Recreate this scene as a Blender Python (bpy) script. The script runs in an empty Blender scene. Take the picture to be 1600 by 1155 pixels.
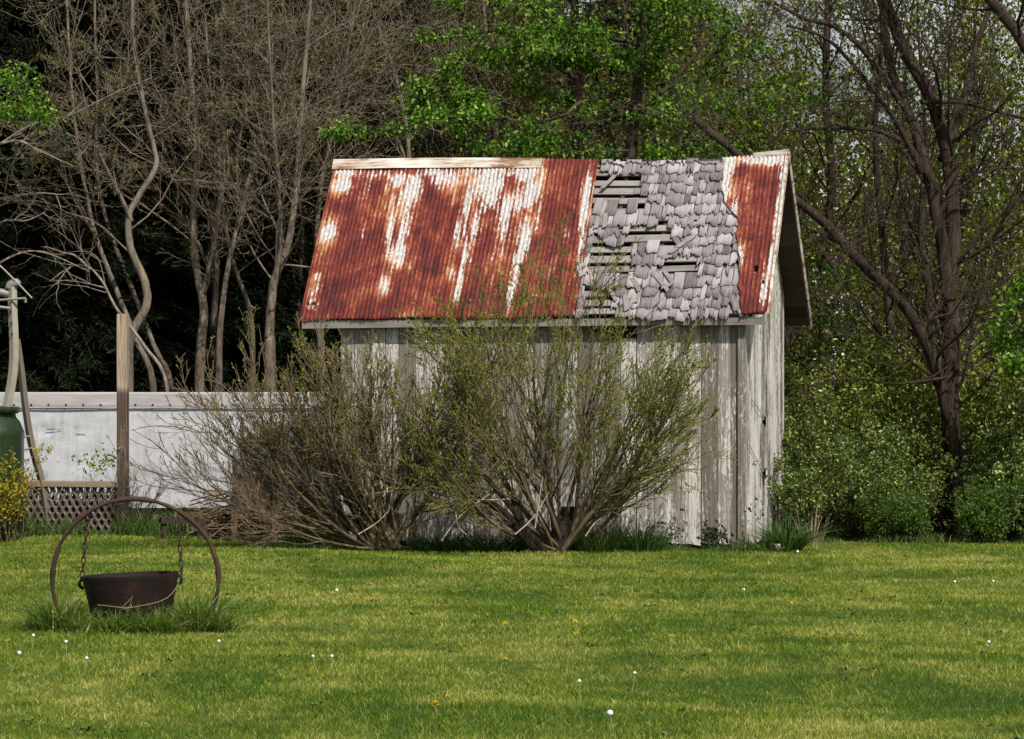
import bpy, bmesh, math, random
import numpy as np
from mathutils import Vector, Matrix, Quaternion

scene = bpy.context.scene
COL = scene.collection
rng = np.random.default_rng(7)
R = random.Random(11)
F = 5000.0; HOR = 650.0; CAMZ = 1.65
def W(px, py, D):
    """world point seen at photo pixel (px, py) when standing D metres in front of the camera"""
    return np.array([(px-800)/F*D, D, CAMZ-(py-HOR)/F*D])

# ------------------------------------------------------------------ helpers
def tag(o, label=None, cat=None, group=None, kind=None):
    if label: o['label'] = label
    if cat: o['category'] = cat
    if group: o['group'] = group
    if kind: o['kind'] = kind
    return o
def empty(name, loc=(0,0,0), rz=0.0):
    o = bpy.data.objects.new(name, None); COL.objects.link(o)
    o.location = loc; o.rotation_euler = (0,0,rz); o.empty_display_size = .2
    return o
def link(name, me, mat=None, parent=None):
    o = bpy.data.objects.new(name, me); COL.objects.link(o)
    if mat is not None and len(me.materials) == 0: me.materials.append(mat)
    if parent is not None: o.parent = parent
    return o
def mesh_np(name, V, faces, smooth=False, attrs=None, uv=None):
    """faces: list of int arrays (n,k)"""
    me = bpy.data.meshes.new(name)
    V = np.asarray(V, dtype=np.float32)
    me.vertices.add(len(V)); me.vertices.foreach_set('co', V.ravel())
    faces = [np.asarray(f, dtype=np.int32) for f in faces if len(f)]
    idx = np.concatenate([f.ravel() for f in faces]); cnt = np.concatenate([np.full(len(f), f.shape[1], np.int32) for f in faces])
    st = np.concatenate([[0], np.cumsum(cnt)[:-1]]).astype(np.int32)
    me.loops.add(len(idx)); me.loops.foreach_set('vertex_index', idx.astype(np.int32))
    me.polygons.add(len(cnt)); me.polygons.foreach_set('loop_start', st); me.polygons.foreach_set('loop_total', cnt)
    if smooth: me.polygons.foreach_set('use_smooth', np.ones(len(cnt), dtype=bool))
    if attrs:
        for k, a in attrs.items():
            at = me.attributes.new(k, 'FLOAT', 'POINT'); at.data.foreach_set('value', np.asarray(a, np.float32))
    if uv is not None:
        l = me.uv_layers.new(name='UVMap'); l.data.foreach_set('uv', np.asarray(uv, np.float32)[idx].ravel())
    me.update(calc_edges=True)
    return me
class MB:
    """collects boxes, prisms, grids and tubes into one mesh"""
    def __init__(s): s.V = []; s.Q = []; s.T = []; s.n = 0; s.N = []
    def add(s, V, F):
        V = np.asarray(V, float)
        for f in F:
            f = [i+s.n for i in f]
            (s.Q if len(f) == 4 else s.T if len(f) == 3 else s.N).append(f)
        s.V.append(V); s.n += len(V)
    def box(s, c, size, rot=None, jit=0):
        hx, hy, hz = [a/2 for a in size]
        P = np.array([[x,y,z] for x in (-hx,hx) for y in (-hy,hy) for z in (-hz,hz)])
        if jit: P = P + rng.normal(0, jit, P.shape)
        if rot is not None: P = P @ np.array(rot.to_3x3()).T
        s.add(P+np.array(c), [(0,1,3,2),(4,6,7,5),(0,4,5,1),(2,3,7,6),(0,2,6,4),(1,5,7,3)])
    def hexa(s, P):  # 8 points: bottom ring 4, top ring 4
        s.add(P, [(3,2,1,0),(4,5,6,7),(0,1,5,4),(1,2,6,5),(2,3,7,6),(3,0,4,7)])
    def tube(s, pts, rad, n=8, cap=True, flat=1.0, ref=None):
        pts = np.asarray(pts, float); m = len(pts); rad = np.broadcast_to(np.asarray(rad, float), (m,))
        V, q = tube_arrays(pts[None], rad[None], n, flat, ref)
        F = [tuple(f) for f in q]
        if cap: F += [tuple(range(n-1,-1,-1)), tuple((m-1)*n+i for i in range(n))]
        s.add(V, F)
    def lathe(s, prof, c, n=32, ang=(0, 2*math.pi)):
        m = len(prof); V = []
        for r, z in prof:
            for i in range(n):
                a = 2*math.pi*i/n; V.append((c[0]+r*math.cos(a), c[1]+r*math.sin(a), c[2]+z))
        F = [(j*n+i, j*n+(i+1)%n, (j+1)*n+(i+1)%n, (j+1)*n+i) for j in range(m-1) for i in range(n)]
        s.add(V, F)
    def build(s, name, mat, parent=None, smooth=False, bevel=0):
        me = bpy.data.meshes.new(name)
        V = np.concatenate(s.V)
        me.from_pydata(V.tolist(), [], s.Q+s.T+s.N); me.update()
        if smooth: me.polygons.foreach_set('use_smooth', np.ones(len(me.polygons), dtype=bool))
        o = link(name, me, mat, parent)
        if bevel:
            b = o.modifiers.new('Bevel', 'BEVEL'); b.width = bevel; b.segments = 2; b.limit_method = 'ANGLE'
        return o
def tube_arrays(P, rad, n, flat=1.0, ref=None):
    """P (k,m,3) polylines, rad (k,m) -> verts, quads"""
    k, m, _ = P.shape
    T = np.empty_like(P); T[:,1:-1] = P[:,2:]-P[:,:-2] if m > 2 else 0
    T[:,0] = P[:,1]-P[:,0]; T[:,-1] = P[:,-1]-P[:,-2]
    T /= np.linalg.norm(T, axis=2, keepdims=True)+1e-9
    main = P[:,-1]-P[:,0]; ax = np.argmin(np.abs(main), axis=1)
    rf = np.eye(3)[ax][:,None,:] if ref is None else np.broadcast_to(np.asarray(ref, float), (k,1,3))
    U = rf - T*np.sum(T*rf, axis=2, keepdims=True); U /= np.linalg.norm(U, axis=2, keepdims=True)+1e-9
    Vv = np.cross(T, U)
    a = np.arange(n)*2*math.pi/n
    V = P[:,:,None,:] + rad[:,:,None,None]*(np.cos(a)[None,None,:,None]*U[:,:,None,:] + flat*np.sin(a)[None,None,:,None]*Vv[:,:,None,:])
    base = (np.arange(k)*m*n)[:,None,None]; j = (np.arange(m-1)*n)[None,:,None]; i = np.arange(n)[None,None,:]; i2 = (i+1)%n
    q = np.stack([base+j+i, base+j+i2, base+j+n+i2, base+j+n+i], -1).reshape(-1,4)
    return V.reshape(-1,3), q
def tubes_mesh(name, polys, sides, smooth=True):
    """polys: list of (pts, radii); grouped by point count"""
    groups = {}
    for p, r in polys: groups.setdefault(len(p), []).append((p, r))
    Vs, Qs, n = [], [], 0
    for m, L in groups.items():
        V, q = tube_arrays(np.array([a for a,_ in L], float), np.array([b for _,b in L], float), sides)
        Vs.append(V); Qs.append(q+n); n += len(V)
    return mesh_np(name, np.concatenate(Vs), [np.concatenate(Qs)], smooth)
def unit(a): return a/(np.linalg.norm(a, axis=-1, keepdims=True)+1e-9)
def leaves_mesh(name, C, L, Wd, axis=None, droop=0.0, g=rng, up=None, curl=.25):
    """one small leaf per centre: two faces folded along the midrib"""
    n = len(C); C = np.asarray(C, float)
    a = g.normal(size=(n,3))
    if axis is not None: a = unit(a)*.8 + np.asarray(axis)
    a[:,2] -= droop; a = unit(a)
    nr = g.normal(size=(n,3))
    if up is not None: nr = unit(nr) + np.array([0,0,up])
    b = unit(np.cross(a, nr)); nn = np.cross(b, a)
    sc = g.uniform(.65, 1.3, (n,1)); Lx = L*sc; Wx = Wd*sc
    V = np.empty((n,6,3)); fold = nn*Wx*curl
    V[:,0] = C; V[:,1] = C+a*Lx*.38+b*Wx*.5+fold; V[:,2] = C+a*Lx*.72+b*Wx*.36+fold*.7
    V[:,3] = C+a*Lx - nn*Lx*.12; V[:,4] = C+a*Lx*.72-b*Wx*.36+fold*.7; V[:,5] = C+a*Lx*.38-b*Wx*.5+fold
    i = (np.arange(n)*6)[:,None]
    return mesh_np(name, V.reshape(-1,3), [np.concatenate([i+np.array([[0,1,2,3]]), i+np.array([[0,3,4,5]])])])

# ------------------------------------------------------------------ materials
class NT:
    def __init__(s, name):
        s.m = bpy.data.materials.new(name); s.m.use_nodes = True; s.t = s.m.node_tree; s.t.nodes.clear()
        s.out = s.n('ShaderNodeOutputMaterial')
    def n(s, typ, **kw):
        nd = s.t.nodes.new(typ)
        for k, v in kw.items(): setattr(nd, k, v)
        return nd
    def l(s, a, b): s.t.links.new(a, b)
    def val(s, sock, v):
        if isinstance(v, bpy.types.NodeSocket): s.l(v, sock)
        else: sock.default_value = v
    def coord(s, kind='Object', scale=(1,1,1)):
        c = s.n('ShaderNodeTexCoord'); mp = s.n('ShaderNodeMapping'); mp.inputs['Scale'].default_value = scale
        s.l(c.outputs[kind], mp.inputs['Vector']); return mp.outputs[0]
    def noise(s, vec, scale=5, detail=6, rough=.6, dist=0):
        nd = s.n('ShaderNodeTexNoise'); nd.inputs['Scale'].default_value = scale; nd.inputs['Detail'].default_value = detail
        nd.inputs['Roughness'].default_value = rough; nd.inputs['Distortion'].default_value = dist
        s.l(vec, nd.inputs['Vector']); return nd.outputs['Fac']
    def math(s, op, a, b=0.0, c=None, clamp=False):
        nd = s.n('ShaderNodeMath', operation=op, use_clamp=clamp); s.val(nd.inputs[0], a); s.val(nd.inputs[1], b)
        if c is not None: s.val(nd.inputs[2], c)
        return nd.outputs[0]
    def step(s, v, lo, hi):
        nd = s.n('ShaderNodeMapRange', interpolation_type='SMOOTHSTEP'); s.val(nd.inputs[0], v)
        nd.inputs[1].default_value = lo; nd.inputs[2].default_value = hi; return nd.outputs[0]
    def ramp(s, fac, stops):
        nd = s.n('ShaderNodeValToRGB'); cr = nd.color_ramp
        while len(cr.elements) < len(stops): cr.elements.new(.5)
        for e, (p, c) in zip(cr.elements, stops): e.position = p; e.color = (*c, 1)
        s.val(nd.inputs[0], fac); return nd.outputs[0]
    def mix(s, fac, a, b):
        nd = s.n('ShaderNodeMix', data_type='RGBA'); s.val(nd.inputs[0], fac)
        s.val(nd.inputs[6], a if isinstance(a, bpy.types.NodeSocket) else (*a,1)); s.val(nd.inputs[7], b if isinstance(b, bpy.types.NodeSocket) else (*b,1))
        return nd.outputs[2]
    def attr(s, name):
        nd = s.n('ShaderNodeAttribute', attribute_name=name); return nd.outputs['Fac']
    def island(s): return s.n('ShaderNodeNewGeometry').outputs['Random Per Island']
    def bsdf(s, color, rough=.8, metal=0.0, bump=None, bumpd=.01, bstr=.6, spec=.3):
        b = s.n('ShaderNodeBsdfPrincipled'); s.val(b.inputs['Base Color'], color if isinstance(color, bpy.types.NodeSocket) else (*color,1))
        s.val(b.inputs['Roughness'], rough); s.val(b.inputs['Metallic'], metal); b.inputs['Specular IOR Level'].default_value = spec
        if bump is not None:
            bp = s.n('ShaderNodeBump'); bp.inputs['Distance'].default_value = bumpd; bp.inputs['Strength'].default_value = bstr
            s.l(bump, bp.inputs['Height']); s.l(bp.outputs[0], b.inputs['Normal'])
        s.l(b.outputs[0], s.out.inputs[0]); return s.m
    def leaf(s, color, trans=.4, rough=.5, spec=.35, tint=(1.25,1.3,.6)):
        b = s.n('ShaderNodeBsdfPrincipled'); s.l(color, b.inputs['Base Color']); b.inputs['Roughness'].default_value = rough
        b.inputs['Specular IOR Level'].default_value = spec
        tr = s.n('ShaderNodeBsdfTranslucent')
        mx = s.n('ShaderNodeMix', data_type='RGBA', blend_type='MULTIPLY'); mx.inputs[0].default_value = 1
        s.l(color, mx.inputs[6]); mx.inputs[7].default_value = (*tint,1); s.l(mx.outputs[2], tr.inputs['Color'])
        ms = s.n('ShaderNodeMixShader'); ms.inputs[0].default_value = trans
        s.l(b.outputs[0], ms.inputs[1]); s.l(tr.outputs[0], ms.inputs[2]); s.l(ms.outputs[0], s.out.inputs[0]); return s.m

def mat_leaf(name, stops, trans=.4, spec=.35, rough=.5):
    t = NT(name); return t.leaf(t.ramp(t.island(), stops), trans, rough, spec)
def mat_bark(name, dark, light, sc=(1,1,.25), f=14, bumpd=.02):
    t = NT(name); v = t.coord('Object', sc); a = t.noise(v, f, 8, .65, .4); b = t.noise(v, 2.5, 3)
    fac = t.math('ADD', t.math('MULTIPLY', a, .75), t.math('MULTIPLY', b, .35))
    return t.bsdf(t.ramp(fac, [(.40, dark), (.66, light)]), .9, bump=a, bumpd=bumpd, bstr=.8, spec=.15)
def mat_wood(name, dark, light, sc=(30,30,1.5), rough=.85):
    t = NT(name); v = t.coord('Object', sc); a = t.noise(v, 1.6, 8, .7); b = t.noise(t.coord('Object'), 3, 4)
    fac = t.math('ADD', t.math('MULTIPLY', a, .7), t.math('MULTIPLY', t.math('ADD', b, t.math('MULTIPLY', t.island(), .5)), .35))
    return t.bsdf(t.ramp(fac, [(.3, dark), (.75, light)]), rough, bump=a, bumpd=.006, spec=.2)

M = {}
M['maple'] = mat_leaf('maple_leaf', [(0,(.024,.075,.005)), (.45,(.065,.17,.008)), (.8,(.16,.31,.018)), (1,(.40,.50,.12))], .5)
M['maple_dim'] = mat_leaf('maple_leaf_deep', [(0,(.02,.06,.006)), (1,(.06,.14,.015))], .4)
M['budleaf'] = mat_leaf('bud_leaf', [(0,(.065,.105,.010)), (.6,(.155,.215,.018)), (1,(.36,.41,.055))], .4)
M['yellowleaf'] = mat_leaf('young_leaf', [(0,(.04,.05,.008)), (.6,(.09,.10,.016)), (1,(.24,.23,.05))], .45)
M['shrubleaf'] = mat_leaf('shrub_leaf', [(0,(.03,.06,.010)), (.5,(.07,.125,.015)), (.76,(.17,.23,.035)), (1,(.46,.48,.18))], .35, .5, .4)
M['brightshrub'] = mat_leaf('bright_shrub_leaf', [(0,(.04,.085,.010)), (1,(.10,.18,.02))], .4)
M['evergreen'] = mat_leaf('evergreen_needle_shaded', [(0,(.006,.010,.005)), (.8,(.014,.022,.009)), (1,(.025,.038,.012))], .1, .1, .7)  # near black: the shade inside the wood is put into the needle colour
M['lily'] = mat_leaf('strap_leaf', [(0,(.025,.065,.012)), (.7,(.05,.115,.022)), (1,(.14,.20,.07))], .3, .5, .35)
M['tallgrass'] = mat_leaf('tall_grass_blade', [(0,(.03,.07,.010)), (.7,(.06,.12,.018)), (.9,(.12,.17,.04)), (1,(.36,.33,.18))], .35)
M['tuftgrass'] = mat_leaf('tuft_grass_blade', [(0,(.04,.09,.008)), (.55,(.085,.165,.014)), (.85,(.15,.22,.03)), (1,(.42,.38,.2))], .35)
M['weed'] = mat_leaf('weed_leaf', [(0,(.012,.028,.008)), (1,(.035,.065,.015))], .3)
M['drystalk'] = mat_leaf('dry_stalk', [(0,(.20,.15,.09)), (1,(.42,.35,.23))], .2)
M['forsythia'] = mat_leaf('yellow_flower', [(0,(.22,.19,.01)), (.6,(.42,.33,.015)), (1,(.52,.42,.04))], .35)
M['oliveleaf'] = mat_leaf('olive_young_leaf', [(0,(.035,.055,.006)), (.5,(.105,.15,.012)), (.8,(.21,.26,.025)), (1,(.38,.42,.07))], .5)
M['goldleaf'] = mat_leaf('golden_shrub_leaf', [(0,(.05,.09,.010)), (.45,(.13,.19,.02)), (.75,(.28,.32,.045)), (1,(.50,.48,.16))], .4)
M['palebark'] = mat_bark('pale_bark', (.035,.027,.02), (.21,.175,.135))
M['brownbark'] = mat_bark('brown_bark', (.012,.009,.007), (.075,.056,.042))
M['darkbark'] = mat_bark('dark_bark', (.005,.0035,.003), (.066,.046,.034), (1,1,.10), 15, .08)
M['twig'] = mat_bark('twig_bark', (.045,.034,.025), (.25,.20,.15))
M['twigbrown'] = mat_bark('brown_twig_bark', (.014,.011,.008), (.085,.066,.046))
M['blackbark'] = mat_bark('black_brown_bark', (.004,.003,.0025), (.035,.024,.017), (1,1,.3), 18, .04)  # very dark brown bark all over
M['deadbark'] = mat_bark('dead_pale_bark', (.08,.065,.055), (.30,.26,.21))
M['bushbark'] = mat_bark('shrub_bark', (.03,.025,.013), (.135,.11,.06))
M['bushtwig'] = mat_bark('shrub_twig_bark', (.055,.05,.016), (.25,.225,.08))
M['redtwig'] = mat_bark('reddish_twig_bark', (.06,.042,.028), (.23,.165,.11))
M['deadstick'] = mat_bark('dead_stick', (.22,.18,.14), (.46,.40,.32))

# --- lawn and ground
def lawn_patch(t):
    """dry and lush streaks of the turf, in ground coordinates (bands left by the mower)"""
    c = t.n('ShaderNodeTexCoord'); mp = t.n('ShaderNodeMapping'); mp.inputs['Rotation'].default_value = (0,0,.85); mp.inputs['Scale'].default_value = (.42,.95,0); t.l(c.outputs['Object'], mp.inputs[0])
    a = t.noise(mp.outputs[0], 1.0, 5, .62, .8)
    lo = t.noise(t.coord('Object', (.75,.20,0)), 1.0, 5, .6, .8)
    b = t.noise(t.coord('Object', (1,.6,0)), 6.0, 5, .75)
    x = t.math('ADD', t.math('MULTIPLY', t.math('SUBTRACT', a, .5), .80), t.math('MULTIPLY', t.math('SUBTRACT', lo, .5), .65))
    return t.math('ADD', x, t.math('ADD', t.math('MULTIPLY', t.math('SUBTRACT', b, .5), .75), .528))
t = NT('lawn_soil'); p = lawn_patch(t); f = t.noise(t.coord('Object'), 40, 4)
c1 = t.ramp(p, [(.42,(.045,.075,.010)), (.62,(.10,.12,.025))])
litter = t.ramp(f, [(.35,(.02,.017,.010)), (.7,(.07,.055,.035))])
sep = t.n('ShaderNodeSeparateXYZ'); t.l(t.coord('Object'), sep.inputs[0])
M['ground'] = t.bsdf(t.mix(t.step(sep.outputs[1], 42.0, 44.0), c1, litter), .95, bump=f, bumpd=.02, spec=.1)
t = NT('lawn_blade'); p = lawn_patch(t); isl = t.island()
x = t.math('ADD', p, t.math('MULTIPLY', t.math('SUBTRACT', isl, .5), .30))
M['blade'] = t.leaf(t.ramp(x, [(.34,(.05,.115,.006)), (.49,(.115,.19,.009)), (.60,(.23,.275,.020)), (.76,(.46,.44,.13))]), .35, .45, .4)

# --- peeling whitewash over grey boards
def mat_paint(name, thr, white=(.70,.68,.63), w1=(.10,.088,.075), w2=(.36,.33,.29), strz=1.1):
    t = NT(name)
    grain = t.noise(t.coord('Object', (28,28,strz)), 1.5, 8, .7, .2)
    fine = t.noise(t.coord('Object', (70,70,14)), 1.0, 6, .72)
    blot = t.noise(t.coord('Object', (3.0,3.0,.9)), 1.3, 5, .6)
    isl = t.island()
    fac = t.math('ADD', t.math('ADD', t.math('MULTIPLY', grain, .42), t.math('MULTIPLY', fine, .70)),
                 t.math('ADD', t.math('MULTIPLY', blot, .55), t.math('MULTIPLY', isl, .10)))
    mask = t.step(fac, thr, thr+.045)
    wood = t.ramp(t.math('ADD', t.math('MULTIPLY', grain, .8), t.math('MULTIPLY', t.math('SUBTRACT', isl, .5), .25)), [(.28,w1), (.66,w2)])
    wcol = t.mix(t.step(t.noise(t.coord('Object', (14,14,1.2)), 1.2, 5), .40, .75), white, tuple(a*.72 for a in white))
    h = t.math('ADD', t.math('MULTIPLY', mask, .5), grain)
    return t.bsdf(t.mix(mask, wood, wcol), .85, bump=h, bumpd=.008, bstr=.7, spec=.2)
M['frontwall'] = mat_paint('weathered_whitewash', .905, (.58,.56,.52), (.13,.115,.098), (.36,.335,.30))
M['gablewall'] = mat_paint('sun_tinted_whitewash', .85, (.62,.60,.56), (.10,.09,.075), (.38,.35,.31), strz=.8)  # whiter than the front wall: the gable's brighter light is put into the colour
M['rooftimber'] = mat_wood('dark_roof_boards', (.012,.009,.006), (.07,.052,.038), (1.2,25,25))
M['lath'] = mat_wood('grey_lath', (.06,.054,.05), (.27,.25,.24), (1.2,28,28))
M['eave'] = mat_wood('grey_eave_board', (.07,.063,.055), (.26,.235,.205), (1.2,28,28))
M['interior'] = mat_wood('old_dark_timber', (.02,.017,.014), (.07,.06,.05))
# shingles
t = NT('split_shingle'); g = t.noise(t.coord('UV', (75,2.6,1)), 1.2, 7, .75, .2); isl = t.island()
big = t.noise(t.coord('UV', (1.6,1.6,1)), 1.4, 4)
fac = t.math('ADD', t.math('MULTIPLY', g, .6), t.math('ADD', t.math('MULTIPLY', isl, .30), t.math('MULTIPLY', big, .22)))
M['shingle'] = t.bsdf(t.ramp(fac, [(.34,(.07,.06,.062)), (.50,(.20,.182,.19)), (.84,(.44,.41,.425))]), .85, bump=g, bumpd=.005, bstr=.8, spec=.2)
# rust
t = NT('rusted_corrugated_iron')
crest = t.attr('crest'); wm = t.attr('wmask')
ns = t.noise(t.coord('UV', (13,1.7,1)), 1.0, 7, .68); nf = t.noise(t.coord('UV', (38,16,1)), 1.0, 6, .7)
nb = t.noise(t.coord('UV', (2.2,1.9,1)), 1.0, 6, .62, .5); nb2 = t.noise(t.coord('UV', (5.0,3.2,1)), 1.0, 5, .65)
tone = t.math('ADD', t.math('ADD', t.math('MULTIPLY', nb, .80), t.math('MULTIPLY', ns, .70)),
              t.math('ADD', t.math('MULTIPLY', t.math('SUBTRACT', nf, .5), .5), t.math('MULTIPLY', crest, .055)))
tone = t.math('ADD', tone, t.math('MULTIPLY', wm, .30))
rust = t.ramp(tone, [(.58,(.038,.009,.011)), (.70,(.090,.016,.015)), (.82,(.155,.030,.018)), (.92,(.27,.095,.042)), (1.0,(.42,.25,.15))])
wsum = t.math('ADD', t.math('ADD', wm, t.math('MULTIPLY', t.math('SUBTRACT', ns, .5), 1.7)),
              t.math('ADD', t.math('MULTIPLY', t.math('SUBTRACT', nf, .5), 1.2), t.math('MULTIPLY', t.math('SUBTRACT', nb2, .5), .9)))
wsum = t.math('ADD', wsum, t.math('MULTIPLY', crest, .14))
wmask = t.step(wsum, .49, .72)
wc = t.mix(t.step(nf, .42, .66), (.34,.325,.315), (.58,.56,.535))
M['rust'] = t.bsdf(t.mix(wmask, rust, wc), t.math('ADD', .85, t.math('MULTIPLY', wmask, -.25)), 0, bump=nf, bumpd=.003, spec=.25)
t = NT('streaked_ridge_metal'); a = t.noise(t.coord('Object', (1.3,14,14)), 1.6, 7, .7); b = t.noise(t.coord('Object', (1.2,3,3)), 1.5, 5)
fac = t.math('ADD', t.math('MULTIPLY', a, .6), t.math('MULTIPLY', b, .5))
M['ridge'] = t.bsdf(t.ramp(fac, [(.38,(.04,.03,.022)), (.47,(.22,.11,.06)), (.54,(.42,.36,.30)), (.64,(.58,.56,.52))]), .65, 0, bump=a, bumpd=.003)
t = NT('old_iron'); v = t.coord('Object'); a = t.noise(v, 9, 8, .7); b = t.noise(v, 60, 4)
M['iron'] = t.bsdf(t.ramp(a, [(.35,(.016,.010,.008)), (.6,(.05,.022,.014)), (.8,(.12,.05,.028))]), .75, .0, bump=b, bumpd=.003, spec=.35)
t = NT('pitted_kettle_iron'); v = t.coord('Object'); a = t.noise(v, 5, 8, .7); b = t.noise(v, 50, 4)
M['kettle'] = t.bsdf(t.ramp(a, [(.35,(.005,.004,.003)), (.55,(.014,.006,.005)), (.78,(.055,.018,.011))]), .75, .0, bump=b, bumpd=.008, spec=.25)
M['chain'] = t.m if False else M['iron']
# trailer
t = NT('dented_white_trailer_skin'); v = t.coord('Object'); a = t.noise(t.coord('Object', (.9,1,1.4)), 2.2, 7, .65)
st = t.noise(t.coord('Object', (9,1,.7)), 1.6, 6, .7); dt = t.noise(v, 1.3, 4)
lowz = t.n('ShaderNodeSeparateXYZ'); t.l(v, lowz.inputs[0])
grime = t.math('ADD', t.math('MULTIPLY', a, .75), t.math('MULTIPLY', t.math('ADD', st, t.math('MULTIPLY', lowz.outputs[2], -.10)), .45))
M['trailer'] = t.bsdf(t.ramp(grime, [(.46,(.47,.485,.51)), (.60,(.38,.395,.415)), (.78,(.16,.16,.155))]), .5, 0, bump=dt, bumpd=.06, bstr=.5, spec=.4)
t = NT('dull_trailer_rail'); a = t.noise(t.coord('Object', (2,10,10)), 1.6, 6)
M['rail'] = t.bsdf(t.ramp(a, [(.3,(.30,.285,.285)), (.75,(.45,.43,.43))]), .55, .0, bump=a, bumpd=.002)
M['seam'] = NT('dark_seam').bsdf((.16,.16,.16), .7)
M['glass'] = NT('dusty_pane').bsdf((.012,.012,.012), .35, spec=.2)
M['hole'] = NT('dark_rivet').bsdf((.03,.03,.03), .6)
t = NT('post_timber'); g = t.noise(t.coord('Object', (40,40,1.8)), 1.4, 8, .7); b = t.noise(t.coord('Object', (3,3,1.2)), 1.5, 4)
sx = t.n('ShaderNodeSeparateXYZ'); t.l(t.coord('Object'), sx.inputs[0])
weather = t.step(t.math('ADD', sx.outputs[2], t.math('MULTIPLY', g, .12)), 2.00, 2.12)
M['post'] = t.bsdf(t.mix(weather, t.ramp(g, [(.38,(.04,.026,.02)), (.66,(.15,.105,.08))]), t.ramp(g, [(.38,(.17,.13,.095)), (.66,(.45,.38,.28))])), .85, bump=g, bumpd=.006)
M['mesh'] = mat_wood('weathered_woven_slats', (.02,.016,.013), (.15,.125,.105), (30,30,3))
M['railwood'] = mat_wood('fence_rail_timber', (.09,.065,.04), (.28,.22,.15), (1.2,25,25))
M['framewood'] = mat_wood('greyed_frame_timber', (.12,.11,.085), (.36,.34,.28), (28,28,2))
M['framedark'] = mat_wood('dark_frame_timber', (.06,.05,.04), (.17,.145,.115), (28,28,2))
M['steel'] = NT('dull_steel').bsdf((.22,.21,.19), .55, .2)
t = NT('green_enamel'); a = t.noise(t.coord('Object', (6,6,2)), 2, 6, .7)
M['green'] = t.bsdf(t.ramp(a, [(.3,(.010,.02,.009)), (.65,(.025,.048,.02)), (.85,(.06,.08,.045))]), .32, 0, bump=a, bumpd=.003, spec=.5)
M['chair'] = mat_wood('worn_chair_timber', (.012,.009,.007), (.055,.04,.03), (25,25,3))
M['chairleg'] = mat_wood('tan_chair_timber', (.05,.032,.021), (.17,.115,.075), (25,25,3))
M['stone'] = NT('pale_block'); _t = M['stone']; _a = _t.noise(_t.coord('Object'), 12, 6); M['stone'] = _t.bsdf(_t.ramp(_a, [(.3,(.16,.15,.11)), (.7,(.34,.32,.25))]), .9, bump=_a, bumpd=.005)
M['seed'] = NT('seed_fluff'); M['seed'] = M['seed'].bsdf((.78,.78,.74), .9)
M['petal'] = NT('dandelion_yellow'); M['petal'] = M['petal'].bsdf((.62,.48,.02), .8)
M['stem'] = NT('dandelion_stem'); M['stem'] = M['stem'].bsdf((.22,.24,.10), .7)
M['wire'] = NT('thin_vine'); M['wire'] = M['wire'].bsdf((.06,.045,.035), .8)

# ------------------------------------------------------------------ ground + lawn
S = 600
gx = np.concatenate([[-S,-120,-60], np.linspace(-14,14,36), [60,120,S]]); gy = np.concatenate([[-60,0,8], np.linspace(12,60,60), [90,140,S]])
def gz(x, y):
    x = np.asarray(x, float); y = np.asarray(y, float)
    a = .035*np.sin(x*.55+.6)*np.sin(y*.31) + .02*np.sin(x*1.3+y*.8)
    near = np.clip((y-12)/6, 0, 1)*np.clip((60-y)/15, 0, 1)*np.clip((16-np.abs(x))/6, 0, 1)
    # level under the shed and the kettle
    lev = 1-np.exp(-(((x-.6)/3.6)**2+((y-40.5)/2.6)**2)**2)
    rise = .06*np.exp(-((y-42)/2.0)**2)*np.clip((-x-1.5)/2, 0, 1)
    return (a*near + rise*near)*lev
X, Y = np.meshgrid(gx, gy); V = np.stack([X, Y, gz(X, Y)], -1).reshape(-1,3)
nx, ny = len(gx), len(gy); i = np.arange(nx-1)[None,:]; j = np.arange(ny-1)[:,None]; b0 = (j*nx+i)
ground = link('ground', mesh_np('ground', V, [np.stack([b0, b0+1, b0+nx+1, b0+nx], -1).reshape(-1,4)], True), M['ground'])
tag(ground, kind='structure')

def blades(name, P, H, Wd, lean, g, mat, parent=None, bend=.5, base_spread=None):
    """tapering bent blades: 7 verts each"""
    n = len(P); th = g.uniform(0, 2*math.pi, n); d = np.stack([np.cos(th), np.sin(th), np.zeros(n)], -1)
    if base_spread is not None: d = unit(d*.6+base_spread)
    ln = np.abs(g.normal(lean, lean*.5, n))[:,None]; H = np.broadcast_to(np.asarray(H, float), (n,))[:,None]*g.uniform(.55,1.25,(n,1))
    ph = g.uniform(0, 2*math.pi, n); sd = np.stack([np.cos(ph), np.sin(ph), np.zeros(n)], -1)
    w = (np.broadcast_to(np.asarray(Wd, float), (n,))*g.uniform(.7,1.3,n))[:,None]*.5
    up = np.array([0,0,1.0])
    def pt(f): return P + up*H*(f-ln*bend*f*f*.5) + d*H*ln*(f*.35+f*f*.65)
    V = np.empty((n,7,3)); a, b, c = pt(0.0), pt(.4), pt(.75)
    V[:,0]=a-sd*w; V[:,1]=a+sd*w; V[:,2]=b-sd*w*.9; V[:,3]=b+sd*w*.9; V[:,4]=c-sd*w*.6; V[:,5]=c+sd*w*.6; V[:,6]=pt(1.0)
    k = (np.arange(n)*7)[:,None]
    me = mesh_np(name, V.reshape(-1,3), [np.concatenate([k+np.array([[0,1,3,2]]), k+np.array([[2,3,5,4]])]), k+np.array([[4,5,6]])])
    return link(name, me, mat, parent)
def lawn_edge(x):  # far edge of the mown turf
    return np.where(x < -1.9, 42.0, np.where(x < 2.9, 39.2+.0*x, 40.9)) + .15*np.sin(x*2.1)
P = []
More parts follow.
